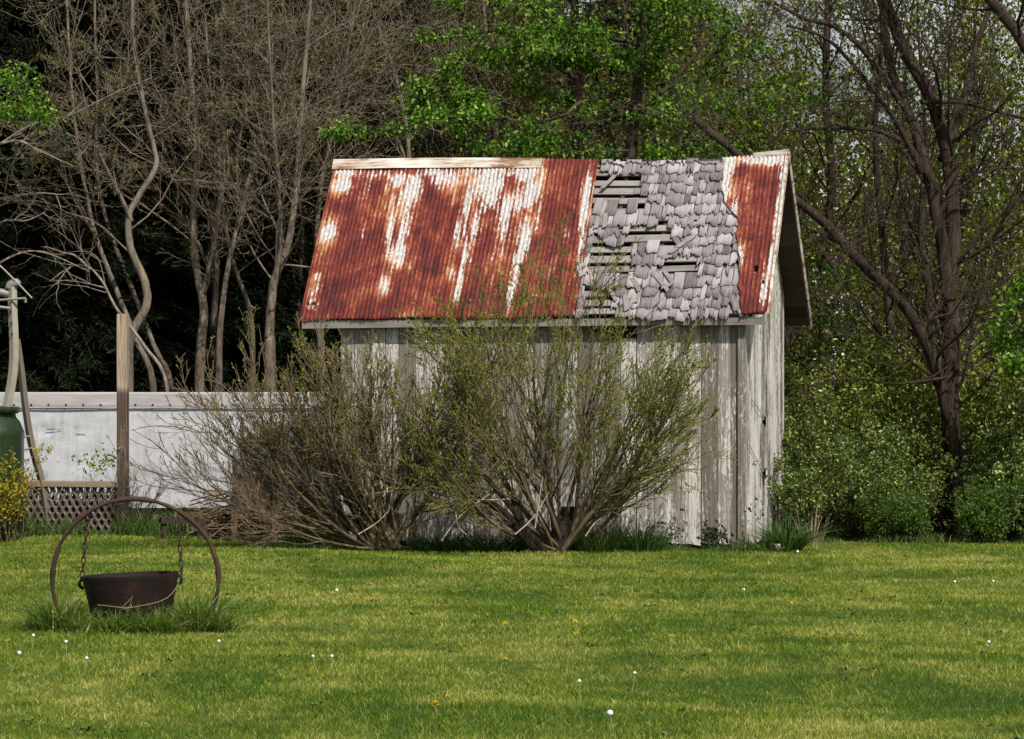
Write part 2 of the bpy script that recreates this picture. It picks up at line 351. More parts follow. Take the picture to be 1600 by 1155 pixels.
for (y0, y1, dens) in ((14.5,19,3000), (19,24,2200), (24,31,1500), (31,42.2,1100)):
    hw = .165*y1+1.2; n = int((y1-y0)*2*hw*dens*.85)
    q = np.stack([rng.uniform(-hw,hw,n), rng.uniform(y0,y1,n)], -1); P.append(q)
P = np.concatenate(P); P = P[P[:,1] < lawn_edge(P[:,0])]
clump = np.sin(P[:,0]*3.1+1)*np.sin(P[:,1]*1.7)+np.sin(P[:,0]*7.3+P[:,1]*2.9)
hgt = .040+.005*clump
wd = .0035+.00012*(P[:,1]-14)
lawn = blades('lawn_grass', np.column_stack([P, gz(P[:,0],P[:,1])-.003]), hgt, wd, .75, rng, M['blade'])
tag(lawn, 'short mown lawn with pale dry streaks', 'grass', kind='stuff')

gw_ = np.random.default_rng(91); n = 190; cxy = np.stack([gw_.uniform(-5.5,5.5,n), 15+23*gw_.uniform(0,1,n)**.8], -1); CC, AX = [], []
for (x, y) in cxy:
    k = gw_.integers(5,14); a_ = gw_.uniform(0,6.28,k); CC.append(np.column_stack([x+gw_.normal(0,.03,k), y+gw_.normal(0,.03,k), np.full(k, float(gz(x,y))+.022)])); AX.append(np.stack([np.cos(a_), np.sin(a_), np.full(k,.55)], -1)*1.6)
lw = link('lawn_weeds', leaves_mesh('lawn_weeds', np.concatenate(CC), .032, .016, np.concatenate(AX), 0, gw_, up=2), M['tallgrass']); tag(lw, 'scattered broad leaved weeds in the mown lawn', 'weeds', kind='stuff')

# ------------------------------------------------------------------ shed
C0 = W(1165, 858, 39.66); C0[2] = 0
YAW = -math.atan(1182/F)
cy, sy = math.cos(YAW), math.sin(YAW)
shed = empty('shed', C0, YAW)
tag(shed, 'old whitewashed board shed with a steep roof of rusted iron and broken shingles', 'shed')
def S2W(p):
    p = np.asarray(p, float); x = p[...,0]*cy-p[...,1]*sy+C0[0]; y = p[...,0]*sy+p[...,1]*cy+C0[1]
    return np.stack([x, y, p[...,2]], -1)
def S2P(p):
    w = S2W(p); return np.stack([800+F*w[...,0]/w[...,1], HOR-(w[...,2]-CAMZ)*F/w[...,1]], -1)
SL, SR = -5.74, .30; T0, T1, T2 = -.12, 1.53, 3.64; Z0, Z1, Z2 = 2.90, 5.03, 2.90
DEP = 3.23; WL = -5.22
ev = np.array([0, T1-T0, Z1-Z0]); SLANT = np.linalg.norm(ev); ev /= SLANT; nv = np.array([0, -ev[2], ev[1]])
er = np.array([0, T2-T1, Z2-Z1]); SLANTR = np.linalg.norm(er); er /= SLANTR; nr = np.array([0, -er[2], er[1]])
def sag(s):
    u = np.clip((np.asarray(s, float)-SL)/(SR-SL), 0, 1); return -.075*np.sin(math.pi*u**2.5)
def RF(s, d, n):
    """front roof: s along the ridge, d up the slope from the eave (m), n off the roof plane"""
    s, d, n = np.broadcast_arrays(np.asarray(s,float), np.asarray(d,float), np.asarray(n,float))
    p = np.zeros(s.shape+(3,)); p[...,0] = s
    p += d[...,None]*ev + n[...,None]*nv; p[...,1] += T0; p[...,2] += Z0 + sag(s)*np.clip(d/SLANT,0,1) + .012*np.sin(s*2.3)*(1-d/SLANT)
    return p
def RR(s, d, n):
    s, d, n = np.broadcast_arrays(np.asarray(s,float), np.asarray(d,float), np.asarray(n,float))
    p = np.zeros(s.shape+(3,)); p[...,0] = s
    p += d[...,None]*er + n[...,None]*nr; p[...,1] += T1; p[...,2] += Z1 + sag(s)*np.clip(1-d/SLANTR,0,1)
    return p
def zroof(tt):  # underside of the roof at depth tt
    return np.where(tt < T1, Z0+(tt-T0)*(Z1-Z0)/(T1-T0), Z1+(tt-T1)*(Z2-Z1)/(T2-T1))-.09
def px2s(px): return ((px-800)*39.66/F-C0[0])/(cy - sy*(px-800)/F)

# walls of vertical boards
def board(mb, x0, x1, z0, z1, axis, off, th=.022, rag=.0):
    """one board; axis 'x' = front wall, 'y' = gable. bottom end ragged"""
    a = np.array([[x0,z0+rng.uniform(0,rag)],[x1,z0+rng.uniform(0,rag)],[x1,z1[1] if np.ndim(z1) else z1],[x0,z1[0] if np.ndim(z1) else z1]])
    k = rng.normal(0,.002,2)
    P = []
    for dpt in (off, off+th):
        for q, (u, z) in enumerate(a):
            o = dpt + k[0]*(z-1.4)*.5
            P.append((u, o, z) if axis == 'x' else (-o, u, z))
    P = np.array(P)
    mb.hexa(P[[0,1,2,3,4,5,6,7]] if axis == 'x' else P)
fw = MB(); x = WL
while x < -.02:
    w = min(R.uniform(.15,.23), -x); x1 = x+w-R.choice([.007,.009,.014,.006])
    top = 2.93; mid = (x+x1)/2; off = R.uniform(-.010,.010)
    if -1.92 < mid < -1.30: top = R.uniform(2.58,2.70)
    board(fw, x, x1, .02, top, 'x', off, rag=.07)
    x += w
fw.build('front_wall', M['frontwall'], shed)
gw = MB(); y = .0
widths = []
while y < DEP-.01:
    w = min(R.uniform(.13,.20), DEP-y); widths.append((y, w)); y += w
for (y, w) in widths:
    y0, y1 = y, y+w-R.choice([.010,.016,.008]); off = R.uniform(-.007,.007)
    zt = (float(zroof(y0)), float(zroof(y1)))
    m = (y0+y1)/2
    if abs(m-1.58) < .19:
        k_ = R.uniform(-.03,.03)
        board(gw, y0, y1, .03, (.79+k_,.82+k_), 'y', off); board(gw, y0, y1, .96+k_, (1.53-k_,1.50-k_), 'y', off); board(gw, y0, y1, 1.63+k_, zt, 'y', off)
    elif .12 < m < .42:
        board(gw, y0, y1-.02, .10, zt, 'y', off-.008, rag=.12)
    else: board(gw, y0, y1, .02, zt, 'y', off, rag=.05)
# flip orientation so gable boards stand outward (x>0)
gw.V = [v*np.array([-1,1,1]) if False else v for v in gw.V]
gw.build('gable_wall', M['gablewall'], shed)
bw = MB(); x = WL
while x < -.02:
    w = min(.2, -x); board(bw, x, x+w-.005, .02, 2.86, 'x', DEP-.022); x += w
y = 0
while y < DEP-.01:
    w = min(.2, DEP-y); P = []
    for xx in (WL, WL+.022):
        for (yy, zz) in ((y,.02),(y+w-.005,.02),(y+w-.005,float(zroof(y+w-.005))),(y,float(zroof(y)))): P.append((xx,yy,zz))
    bw.hexa(np.array(P)); y += w
bw.build('far_walls', M['gablewall'], shed)
cb = MB()   # corner board on the front corner + sill beam
cb.box((-.045,-.016,1.46), (.10,.02,2.86)); cb.build('corner_board', M['frontwall'], shed, bevel=.004)
# roof carpentry
rf = MB()
for s in np.linspace(SL+.25, SR-.25, 10):
    P = [RF(s-.025, .1, -.16), RF(s+.025,.1,-.16), RF(s+.025,.1,-.055), RF(s-.025,.1,-.055), RF(s-.025,SLANT-.05,-.16), RF(s+.025,SLANT-.05,-.16), RF(s+.025,SLANT-.05,-.055), RF(s-.025,SLANT-.05,-.055)]
    rf.hexa(np.array(P))
rf.build('rafters', M['interior'], shed)
la = MB(); d = .03
while d < SLANT-.05:
    w = R.uniform(.085,.115); s = SL+.05
    while s < SR-.06:
        e = min(SR-.05, s+R.uniform(1.5,3.2)); j = R.uniform(-.012,.012); j2 = R.uniform(-.012,.012); h = R.uniform(-.004,.004)
        P = [RF(s,d+j,-.05+h), RF(e,d+j2,-.05+h), RF(e,d+j2+w,-.05+h), RF(s,d+j+w,-.05+h), RF(s,d+j,-.025+h), RF(e,d+j2,-.025+h), RF(e,d+j2+w,-.025+h), RF(s,d+j+w,-.025+h)]
        la.hexa(np.array(P)); s = e+.006
    d += w+R.uniform(.045,.08)
la.build('lath_boards', M['lath'], shed)
rr = MB(); d = 0.02
while d < SLANTR-.02:
    w = R.uniform(.16,.22); d1 = min(d+w, SLANTR); h = R.uniform(-.006,.006)
    ss = [SL, SL+2.1, SL+4.0, SR-.02]
    for s, e in zip(ss[:-1], ss[1:]):
        e -= .004; P = [RR(s,d,-.06+h), RR(e,d,-.06+h), RR(e,d1-.008,-.06+h), RR(s,d1-.008,-.06+h), RR(s,d,-.03+h), RR(e,d,-.03+h), RR(e,d1-.008,-.03+h), RR(s,d1-.008,-.03+h)]
        rr.hexa(np.array(P))
    d = d1
rr.build('rear_roof', M['rooftimber'], shed)
rs = MB(); ss = np.linspace(SL, SR, 12); V = [RR(s, dd, n) for n in (-.022, .0) for dd in (0., SLANTR+.02) for s in ss]
n = len(ss)
F_ = [(i, i+1, n+i+1, n+i) for i in range(n-1)]+[(2*n+i, 3*n+i, 3*n+i+1, 2*n+i+1) for i in range(n-1)]
F_ += [(n+i, n+i+1, 3*n+i+1, 3*n+i) for i in range(n-1)] + [(0, n, 3*n, 2*n), (n-1, 3*n-1, 4*n-1, 2*n-1)]
rs.add(np.array(V), F_); rs.build('rear_roof_cover', M['shingle'], shed)
tr = MB()
tr.tube([RR(SR+.012, -.02, -.02), RR(SR+.012, SLANTR*.5, -.02), RR(SR+.012, SLANTR+.02, -.02)], .02, 4, flat=2.2, ref=(1,0,0)); tr.build('rear_rake_trim', M['ridge'], shed)
eb = MB()
for s, e in ((SL+.04,-3.6),(-3.595,-1.55),(-1.545,SR-.04)):
    h = R.uniform(-.01,.01)
    P = np.array([(s,T0-.012,Z0-.13+h),(e,T0-.012,Z0-.125),(e,T0+.014,Z0-.125),(s,T0+.014,Z0-.13+h),(s,T0-.012,Z0-.035),(e,T0-.012,Z0-.035),(e,T0+.014,Z0-.035),(s,T0+.014,Z0-.035)])
    eb.hexa(P)
    eb.hexa(np.array([(s,T0+.014,Z0-.12),(e,T0+.014,Z0-.12),(e,.02,Z0-.115),(s,.02,Z0-.115),(s,T0+.014,Z0-.10),(e,T0+.014,Z0-.10),(e,.02,Z0-.095),(s,.02,Z0-.095)]))
eb.build('eave_board', M['eave'], shed)

# corrugated sheets
PATCH = [(534,288,14,10,1),(513,363,9,15,1),(495,433,6,6,.8),(493,457,9,20,.55),(622,395,12,18,1),(600,444,8,13,.9),(641,301,17,22,.95),(622,282,14,10,1),
 (648,282,10,8,1),(632,350,9,32,.75),(609,356,5,40,.75),(570,300,8,30,.35),(560,350,10,20,.25),(697,279,22,12,.85),(729,327,5,40,.9),(716,366,6,20,.9),(741,356,6,38,.75),(765,295,22,27,1),
 (755,280,16,10,.9),(789,334,10,42,.85),(807,314,14,20,.8),(830,301,15,24,.95),(823,275,14,8,1),(817,376,10,32,1),(807,415,6,26,1),(797,457,4.5,22,1.1),(840,330,6,30,.6),
 (726,395,3.5,22,.95),(719,434,3.5,22,1),(714,460,3.5,16,1),(705,428,6,9,.8),(914,324,7,42,.95),(908,369,6,26,.9),(905,415,6,13,.8),(885,369,4,16,.6),(925,290,5,16,.5),
 (540,270,20,7,1.0),(590,272,30,6,.7),(680,270,30,6,.8),(760,268,40,6,.9),(820,268,30,6,.9),(575,400,8,40,.2),(640,430,10,30,.2),(770,420,8,30,.2),(860,400,20,30,.18),
 (1132,285,8,52,1.2),(1139,258,9,16,1.2),(1147,338,5,24,.9),(1156,402,7,16,.9),(1194,452,6,26,.9),(1221,308,5,70,1.2),(1206,411,5,34,.95),(1214,380,4,40,.9),(1194,250,34,6,1.2),(1165,300,5,40,.35),(1158,360,5,40,.4)]
def sheet(s_left, s_right, d0, d1, lift, tilt=0.0, n_rows=46, seed=0, leftfun=None, belowwave=.012):
    g = np.random.default_rng(seed); pitch = .056; ncol = int((s_right-s_left)/pitch*9)+1
    d = np.linspace(d0, d1, n_rows); uu = np.linspace(0, 1, ncol)
    DD, UU = np.meshgrid(d, uu, indexing='ij')
    fr = (DD-d0)/(d1-d0)
    lft = s_left if leftfun is None else leftfun(fr)
    SS = lft + UU*(s_right+tilt*(1-fr)-lft)
    ph = SS/pitch*2*math.pi
    crest = np.sin(ph)
    DD2 = DD + (1-fr)**6*belowwave*np.sin(SS*5+seed) + (1-fr)**8*g.normal(0,.006,ncol)[None,:] 
    dent = .006*np.sin(SS*3.7+seed)*np.sin(DD*2.9+seed*2) + .010*np.sin(SS*1.3+DD*1.7)
    H = lift + .0075*crest + dent + .012*np.clip(1-fr*8,0,1)*np.sin(SS*4+seed)
    # edge of the sheet curled up a little where it overlaps
    H = H + .022*np.exp(-((UU-1)*30)**2)
    Pt = RF(SS, DD2, H)
    px = S2P(Pt)
    wm = np.full(SS.shape, .0)
    for (a, b, rx, ry, k) in PATCH:
        sh = (b-px[...,1])*.13  # streaks run down the slope
        q = ((px[...,0]-a-sh)/(rx*1.0))**2+((px[...,1]-b)/(ry*1.1))**2
        wm = np.maximum(wm, k*np.exp(-q*.55)+.0)
    ny_, nx_ = SS.shape; i = np.arange(nx_-1)[None,:]; j = np.arange(ny_-1)[:,None]; b0 = j*nx_+i
    Fq = np.stack([b0, b0+1, b0+nx_+1, b0+nx_], -1).reshape(-1,4)
    return Pt.reshape(-1,3), Fq, crest.ravel(), wm.ravel(), np.stack([SS, DD], -1).reshape(-1,2)
def u2s(u): return SL+(SR-SL)*u
def rag_left(fr):  # torn left edge of the last sheet: wide at the top, ragged lower down
    u = np.interp(fr, [0,.1,.28,.45,.6,.66,.8,1.0], [.945,.938,.93,.918,.912,.888,.868,.862]); return u2s(u)+.012*np.sin(fr*60)+.008*np.sin(fr*23)
for k, (a, b, d0, d1, lift, lf) in enumerate(((0,.145,-.05,SLANT-.02,.012,None), (.14,.318,-.04,SLANT-.02,.022,None), (.313,.446,-.035,SLANT-.015,.014,None), (.441,.592,-.04,SLANT-.01,.024,None), (.9,1.0,-.03,SLANT-.005,.040,rag_left))):
    V, Fq, cr, wm, uv = sheet(u2s(a), u2s(b), d0, d1, lift, seed=k+3, leftfun=lf, tilt=.05 if k == 3 else 0)
    if lf is not None:
        c = S2P(V[Fq].mean(1)); hole = (np.hypot((c[:,0]-1182)/4, (c[:,1]-420)/5) < 1)|(np.hypot((c[:,0]-1193)/3, (c[:,1]-438)/3) < 1); Fq = Fq[~hole]
    if k == 0:
        c = S2P(V[Fq].mean(1)); hole = (np.hypot((c[:,0]-482)/3, (c[:,1]-478)/2.5) < 1)|(np.hypot((c[:,0]-490)/3, (c[:,1]-477)/2.5) < 1); Fq = Fq[~hole]
    o = link('corrugated_sheet', mesh_np('corrugated_sheet', V, [Fq], True, {'crest':cr,'wmask':wm}, uv), M['rust'], shed)
    so = o.modifiers.new('Solidify', 'SOLIDIFY'); so.thickness = .0015; so.offset = -1
    if k == 4: o['label'] = 'narrow rusted sheet with a torn edge beside the gable'
# folded flashing along the gable edge of the right sheet
fl = MB(); pts = [RF(SR+.012, d, .012) for d in np.linspace(0, SLANT, 12)]; low = [p+np.array([.004,.0,-.0])+(-nv)*.075 for p in pts]; inn = [p+np.array([-.10,0,0])+nv*.014 for p in pts]
fl.add(np.array(pts+low+inn), [(i, i+1, 13+i, 12+i) for i in range(11)]+[(24+i, 25+i, 1+i, i) for i in range(11)])
fo = fl.build('rake_flashing', M['ridge'], shed); so = fo.modifiers.new('Solidify', 'SOLIDIFY'); so.thickness = .002
# ridge caps
def ridge_cap(s0, s1, drop, lift, wrap):
    mb = MB(); ss = np.linspace(s0, s1, 14); V = []
    for s in ss:
        j = .004*math.sin(s*6)
        V += [RF(s, SLANT-drop, .035+j), RF(s, SLANT-.01, lift), RR(s, .02, lift), RR(s, wrap, .03)]
    F_ = [(4*i+k, 4*i+4+k, 4*i+5+k, 4*i+1+k) for i in range(13) for k in range(3)]
    mb.add(np.array(V), F_); o = mb.build('ridge_cap', M['ridge'], shed); m = o.modifiers.new('Solidify', 'SOLIDIFY'); m.thickness = .004
    return o
ridge_cap(u2s(-.003), u2s(.468), .17, .05, .12); ridge_cap(u2s(.928), u2s(1.004), .06, .075, .14)
# shingles
GAPS = [(928,276,1000,330),(925,394,990,432),(915,446,958,498),(925,372,945,384),(975,374,1000,390),(1000,360,1046,382),(1044,398,1088,440),(1022,418,1046,440),(985,455,1015,468)]
mb_v, mb_f3, mb_f4, uvs = [], [], [], []
nvt = 0
d = -.06; row = 0
while d < SLANT-.06:
    expo = R.uniform(.155,.20); s = u2s(.588)+R.uniform(0,.06)
    while s < float(rag_left(np.array(np.clip(d/SLANT,0,1))))+.03:
        w = R.choice([.055,.07,.09,.10,.12,.15,.19])*R.uniform(.9,1.1); ln = min(expo+R.uniform(.07,.13), SLANT-d)
        gap = R.uniform(.001,.007); skew = R.gauss(0,.016); jd = R.gauss(0,.020)
        if R.random() < .07: skew += R.choice([-1,1])*R.uniform(.12,.5)
        c = S2P(RF(np.array(s+w/2), np.array(d+.06), np.array(0.)))
        miss = any(a < c[0] < cc and b < c[1] < dd_ for a, b, cc, dd_ in GAPS) or R.random() < .035
        if not miss:
            nb = 7; us = np.linspace(0, 1, nb); rag = np.array([R.uniform(-.021,.021) for _ in us])+R.uniform(-.03,.03)*(us-.5)*2; rag[R.randrange(nb)] += R.uniform(0,.08); rag[R.randrange(nb)] += R.uniform(0,.05)
            ca, sa = math.cos(skew), math.sin(skew)
            tip = R.uniform(.012,.028); curl = R.uniform(.0,.005) if R.random() < .85 else R.uniform(.01,.035)
            rows_ = []
            for th in (0, .010):
                for fr in (0, .5, 1):
                    for u, rg in zip(us, rag):
                        xx = (u-.5)*(w-gap)*(1 if fr > 0 else .98); yy = fr*ln + (rg if fr == 0 else 0) 
                        cup = curl*(1-fr)**2*abs(u-.5)*2*R.uniform(.8,1)
                        hgt = -.016+ (tip)*(1-fr) + th*(1-.4*fr) + cup + .010
                        rows_.append(RF(np.array(s+w/2+xx*ca-yy*sa*1.0), np.array(d+jd+xx*sa+yy*ca), np.array(hgt)))
                        uvs.append((s+xx, d+yy+row*3.1))
            base = nvt
            def ix(a, b, c_): return base+a*3*nb+b*nb+c_
            for b_ in range(2):
                for c_ in range(nb-1):
                    mb_f4.append((ix(1,b_,c_), ix(1,b_,c_+1), ix(1,b_+1,c_+1), ix(1,b_+1,c_)))
                    mb_f4.append((ix(0,b_,c_), ix(0,b_+1,c_), ix(0,b_+1,c_+1), ix(0,b_,c_+1)))
                for c_ in (0, nb-1): mb_f4.append((ix(0,b_,c_), ix(1,b_,c_), ix(1,b_+1,c_), ix(0,b_+1,c_)) if c_ == 0 else (ix(0,b_,c_), ix(0,b_+1,c_), ix(1,b_+1,c_), ix(1,b_,c_)))
            for c_ in range(nb-1):
                mb_f4.append((ix(0,0,c_), ix(0,0,c_+1), ix(1,0,c_+1), ix(1,0,c_)))
            mb_v += rows_; nvt += len(rows_)
        s += w
    d += expo; row += 1
link('shingles', mesh_np('shingles', np.array(mb_v), [np.array(mb_f4)], False, None, np.array(uvs)), M['shingle'], shed)
# loose slipped shingles hanging in the hole near the sheet
for (px, py, ang, L_, w) in ((957,290,-.5,.30,.05),(1000,452,.5,.28,.06),(985,480,.2,.30,.07),(1003,470,-.15,.26,.05),(1075,385,-.75,.30,.06),(1062,395,-.7,.28,.05),(940,355,-.05,.25,.06),(952,352,.1,.28,.06),(962,465,.55,.34,.05),(1040,450,.6,.34,.05),(1050,440,.55,.3,.05)):
    s = float(px2s(px)) ; vv = np.clip((497-py)/(497-252), 0, 1)*SLANT
    u = (px-(470+58*vv/SLANT))/(730-28*vv/SLANT); s = u2s(u)
    q = []
    for n_ in (.016,.026):
        for a, b in ((-w/2,-L_/2),(w/2,-L_/2+.03),(w/2,L_/2),(-w/2,L_/2)):
            q.append(RF(np.array(s+a*math.cos(ang)-b*math.sin(ang)), np.array(vv+a*math.sin(ang)+b*math.cos(ang)), np.array(n_+(.02 if b < 0 else 0))))
    ls = MB(); ls.hexa(np.array(q)); ls.build('slipped_shingle', M['lath'], shed)
# wire and hook on the gable
wr = MB()
def gp(px, py): # point on the gable wall
    k = (px-800)/F; tt = (k*C0[1]-C0[0])/(-sy-k*cy); w = S2W(np.array([.0,tt,0.])); return np.array([.022, tt, CAMZ-(py-HOR)/F*w[1]])
wr.tube([gp(1172,625), gp(1180,635), gp(1190,650), gp(1195,662)], .004, 5); wr.tube([gp(1168,695), gp(1178,715), gp(1187,735), gp(1192,752)], .004, 5); wr.tube([gp(1174,722), gp(1182,720)], .006, 5); wr.tube([gp(1190,742), gp(1191,758)], .012, 6)
wr.build('old_wire', M['wire'], shed)

# ------------------------------------------------------------------ plants: growth engine
def grow(out, p, d, L, r, lev, P, g, tips=None):
    """recursive branch: P = list of per-level dicts"""
    q = P[lev]; n = q['n']; st = L/n; pts = [p]; rad = [r]; d = unit(d)
    up = q.get('up', 0); wig = q.get('wig', .15); pull = q.get('pull')
    for i in range(n):
        d = d + g.normal(0, wig, 3); d[2] += up
        if pull is not None: d = d + pull
        d = d/np.linalg.norm(d); p = p+d*st; pts.append(p); rad.append(max(r*(1-q.get('taper',.75)*(i+1)/n), q.get('rmin',.0012)))
    out[lev].append((np.array(pts), np.array(rad)))
    if lev+1 < len(P):
        c = P[lev+1]; m = g.poisson(c['k']) if c.get('pois', True) else c['k']
        for _ in range(m):
            f = g.uniform(c.get('f0',.2), 1.0); x = f*n; i = min(int(x), n-1)
            b = pts[i]+(pts[i+1]-pts[i])*(x-i); dd = unit(pts[i+1]-pts[i])
            az = g.normal(size=3)*np.array(c.get('sq',(1,1,1))); perp = az-dd*np.dot(az, dd); perp = unit(perp)
            a = g.normal(c['a'], c.get('as',.2)); nd = dd*math.cos(a)+perp*math.sin(a)
            grow(out, b, nd, L*c['l']*(1-.45*f)*g.uniform(.6,1.2), max(rad[i]*c.get('r',.5), .0015), lev+1, P, g)
def spline(pts, n):
    pts = np.asarray(pts, float); m = len(pts); t = np.linspace(0, m-1, n); out = []
    for x in t:
        i = min(int(x), m-2); f = x-i; p0, p1, p2, p3 = pts[max(i-1,0)], pts[i], pts[i+1], pts[min(i+2,m-1)]
        out.append(.5*((2*p1)+(-p0+p2)*f+(2*p0-5*p1+4*p2-p3)*f*f+(-p0+3*p1-3*p2+p3)*f**3))
    return np.array(out)
def twig_points(polys, per, jit, g, f0=.15):
    C, A = [], []
    for p, r in polys:
        k = g.poisson(per)
        for _ in range(k):
            x = g.uniform(f0, 1)*(len(p)-1); i = min(int(x), len(p)-2); C.append(p[i]+(p[i+1]-p[i])*(x-i)); A.append(p[i+1]-p[i])
    if not C: return np.zeros((1,3)), np.ones((1,3))
    return np.array(C)+g.normal(0, jit, (len(C),3)), unit(np.array(A))

# ------------------------------------------------------------------ the two big shrubs in front of the shed
def front_shrub(name, base, stems, P, leafper, label, seed, leafmat, barkmat, twigmat, leafsize=.025):
    g = np.random.default_rng(seed); out = [[] for _ in P]
    for (th, dep, L, r) in stems:
        d = np.array([math.sin(th), dep, math.cos(th)]); off = np.array([g.normal(0,.10), g.normal(0,.08), .0])
        grow(out, np.array(base)+off, d, L, r, 0, P, g)
    def clamp(polys):
        for p, _ in polys:
            lim = C0[1] + (p[:,0]-C0[0])*math.tan(YAW) - .22
            p[:,1] = np.minimum(p[:,1], lim - .25*(1-np.exp(-np.maximum(lim-p[:,1],0)))*0)
            p[:,2] = np.maximum(p[:,2], .03)
    for o_ in out: clamp(o_)
    root = empty(name, base); inv = -np.array(base)
    for o_ in out:
        for k in range(len(o_)): o_[k] = (o_[k][0]+inv, o_[k][1])
    link('stems', tubes_mesh('stems', out[0], 7), barkmat, root)
    link('branches', tubes_mesh('branches', out[1], 5), barkmat, root)
    link('twigs', tubes_mesh('twigs', [q for lv in out[2:] for q in lv], 3), twigmat, root)
    C1, A1 = twig_points([q for lv in out[2:] for q in lv], leafper, .004, g, .2); C2, A2 = twig_points(out[1], leafper*.8, .006, g, .35)
    C = np.concatenate([C1, C2]); A = np.concatenate([A1, A2])
    keep = g.uniform(size=len(C)) < np.clip(.30+.42*C[:,2], .2, 1)
    if label.startswith('wide'): keep &= g.uniform(size=len(C)) < np.clip(.45+ .55*(C[:,0]+1.6)/2.0 + .35*(C[:,2]-1.3), .10, 1)
    C, A = C[keep], A[keep]
    link('leaves', leaves_mesh('leaves', C, leafsize, leafsize*.62, A*.9, 0, g), leafmat, root)
    return tag(root, label, 'shrub')
PS = [dict(n=9, wig=.09, up=.05, taper=.75), dict(k=10, a=.46, l=.66, r=.5, n=7, wig=.10, up=.05, rmin=.005, f0=.18, sq=(1,.6,1), taper=.8), dict(k=6, a=.46, l=.60, r=.5, n=5, wig=.12, up=.06, rmin=.004, f0=.1, sq=(1,.7,1)), dict(k=2.0, a=.5, l=.55, r=.6, n=3, wig=.16, up=.08, rmin=.003, f0=.15)]
g0 = np.random.default_rng(21)
st = []
for th in np.linspace(-1.22, 1.06, 24):
    st.append((th+g0.normal(0,.06), g0.uniform(-.35,.12), (2.75+.2*math.cos(th*1.6))*g0.uniform(.8,1.05)*(.80 if abs(th) > .9 else 1)*(.84 if th > .35 else 1), g0.uniform(.018,.034)))
front_shrub('shrub', W(878,0,38.75)*np.array([1,1,0]), st, PS, 7.0, 'upright leafing shrub fanning out from a stubby dark trunk before the shed wall', 5, M['budleaf'], M['bushbark'], M['bushtwig'])
PS2 = [dict(n=9, wig=.08, up=.04, taper=.75), dict(k=11, a=.36, l=.62, r=.5, n=7, wig=.11, up=.055, rmin=.005, f0=.18, sq=(1,.6,1), taper=.8), dict(k=8, a=.42, l=.52, r=.45, n=5, wig=.13, up=.055, rmin=.004, f0=.1, sq=(1,.7,1)), dict(k=2.0, a=.5, l=.5, r=.6, n=3, wig=.16, up=.06, rmin=.003, f0=.2)]
st = []
for th in np.concatenate([np.linspace(-1.42,-.5,19), np.linspace(-.7,.8,15)]):
    st.append((th+g0.normal(0,.05), g0.uniform(-.3,.2), (2.7 if th < -1.0 else 2.1 if th < -.25 else 2.25)*g0.uniform(.82,1.05), g0.uniform(.018,.034)))
front_shrub('shrub', W(598,0,39.1)*np.array([1,1,0]), st, PS2, 3.2, 'wide brown twiggy shrub sweeping out to the left past the shed corner', 6, M['budleaf'], M['bushbark'], M['redtwig'])
# stubby dark trunk of the first shrub, leaning old stems and pale dead sticks
def limb_obj(name, polys, sides, mat, parent): return link(name, tubes_mesh(name, polys, sides), mat, parent)
sh1 = [o for o in bpy.data.objects if o.name == 'shrub'][0]; b1 = np.array(sh1.location)
g = np.random.default_rng(3)
tk = []
tk.append((spline([(0,0,-.05),(-.02,0,.15),(.0,.0,.32),(.02,.02,.45)], 8), np.array([.17,.14,.12,.115,.12,.12,.10,.06])))
for k in range(5):
    a = g.uniform(0,6.28); tk.append((spline([(.12*math.cos(a),.1*math.sin(a),-.05),(.10*math.cos(a),.08*math.sin(a),.25),(.16*math.cos(a),.1*math.sin(a),.55)], 8), np.linspace(.06,.025,8)))
for (x0, x1, z1) in ((-.15,-1.0,1.0),(-.2,-.85,1.15),(-.25,-1.15,.75)):
    tk.append((spline([(x0,-.05,-.02),(x0-.25,-.12,.22),((x0+x1)/2,-.15,.5),(x1,-.12,z1)], 10), np.linspace(.06,.025,10)))
limb_obj('trunk', tk, 9, M['blackbark'], sh1)
sh2 = bpy.data.objects['shrub.001']
tk = []
for k in range(9):
    a = g.uniform(-.45,.35); tk.append((spline([(a,g.uniform(-.1,.1),-.05),(a*1.2,g.uniform(-.1,.1),.18),(a*1.8+g.normal(0,.05),g.uniform(-.1,.1),.45)], 8), np.linspace(g.uniform(.06,.10),.03,8)))
limb_obj('trunk', tk, 8, M['bushbark'], sh2)
for (pa, pb, D) in (((805,835),(858,768),38.3),((836,825),(848,745),38.3),((690,845),(765,772),38.4),((800,780),(700,778),38.6),((915,838),(940,810),38.3),((712,800),(728,835),38.3),((560,835),(612,792),38.6),((770,790),(800,700),38.6)):
    a, b = W(*pa, D), W(*pb, D); a[2] = max(a[2], .01) if pa[1] > 815 else a[2]
    s_ = empty('dead_stick', a); m = (b-a)
    limb_obj('stick', [(spline([(0,0,0), m*.5+g.normal(0,.03,3), m], 7), np.linspace(.011,.004,7))], 5, M['deadstick'], s_)
    tag(s_, 'pale dead stick propped among the shrub stems near the ground', 'stick', 'dead sticks under the shrubs')

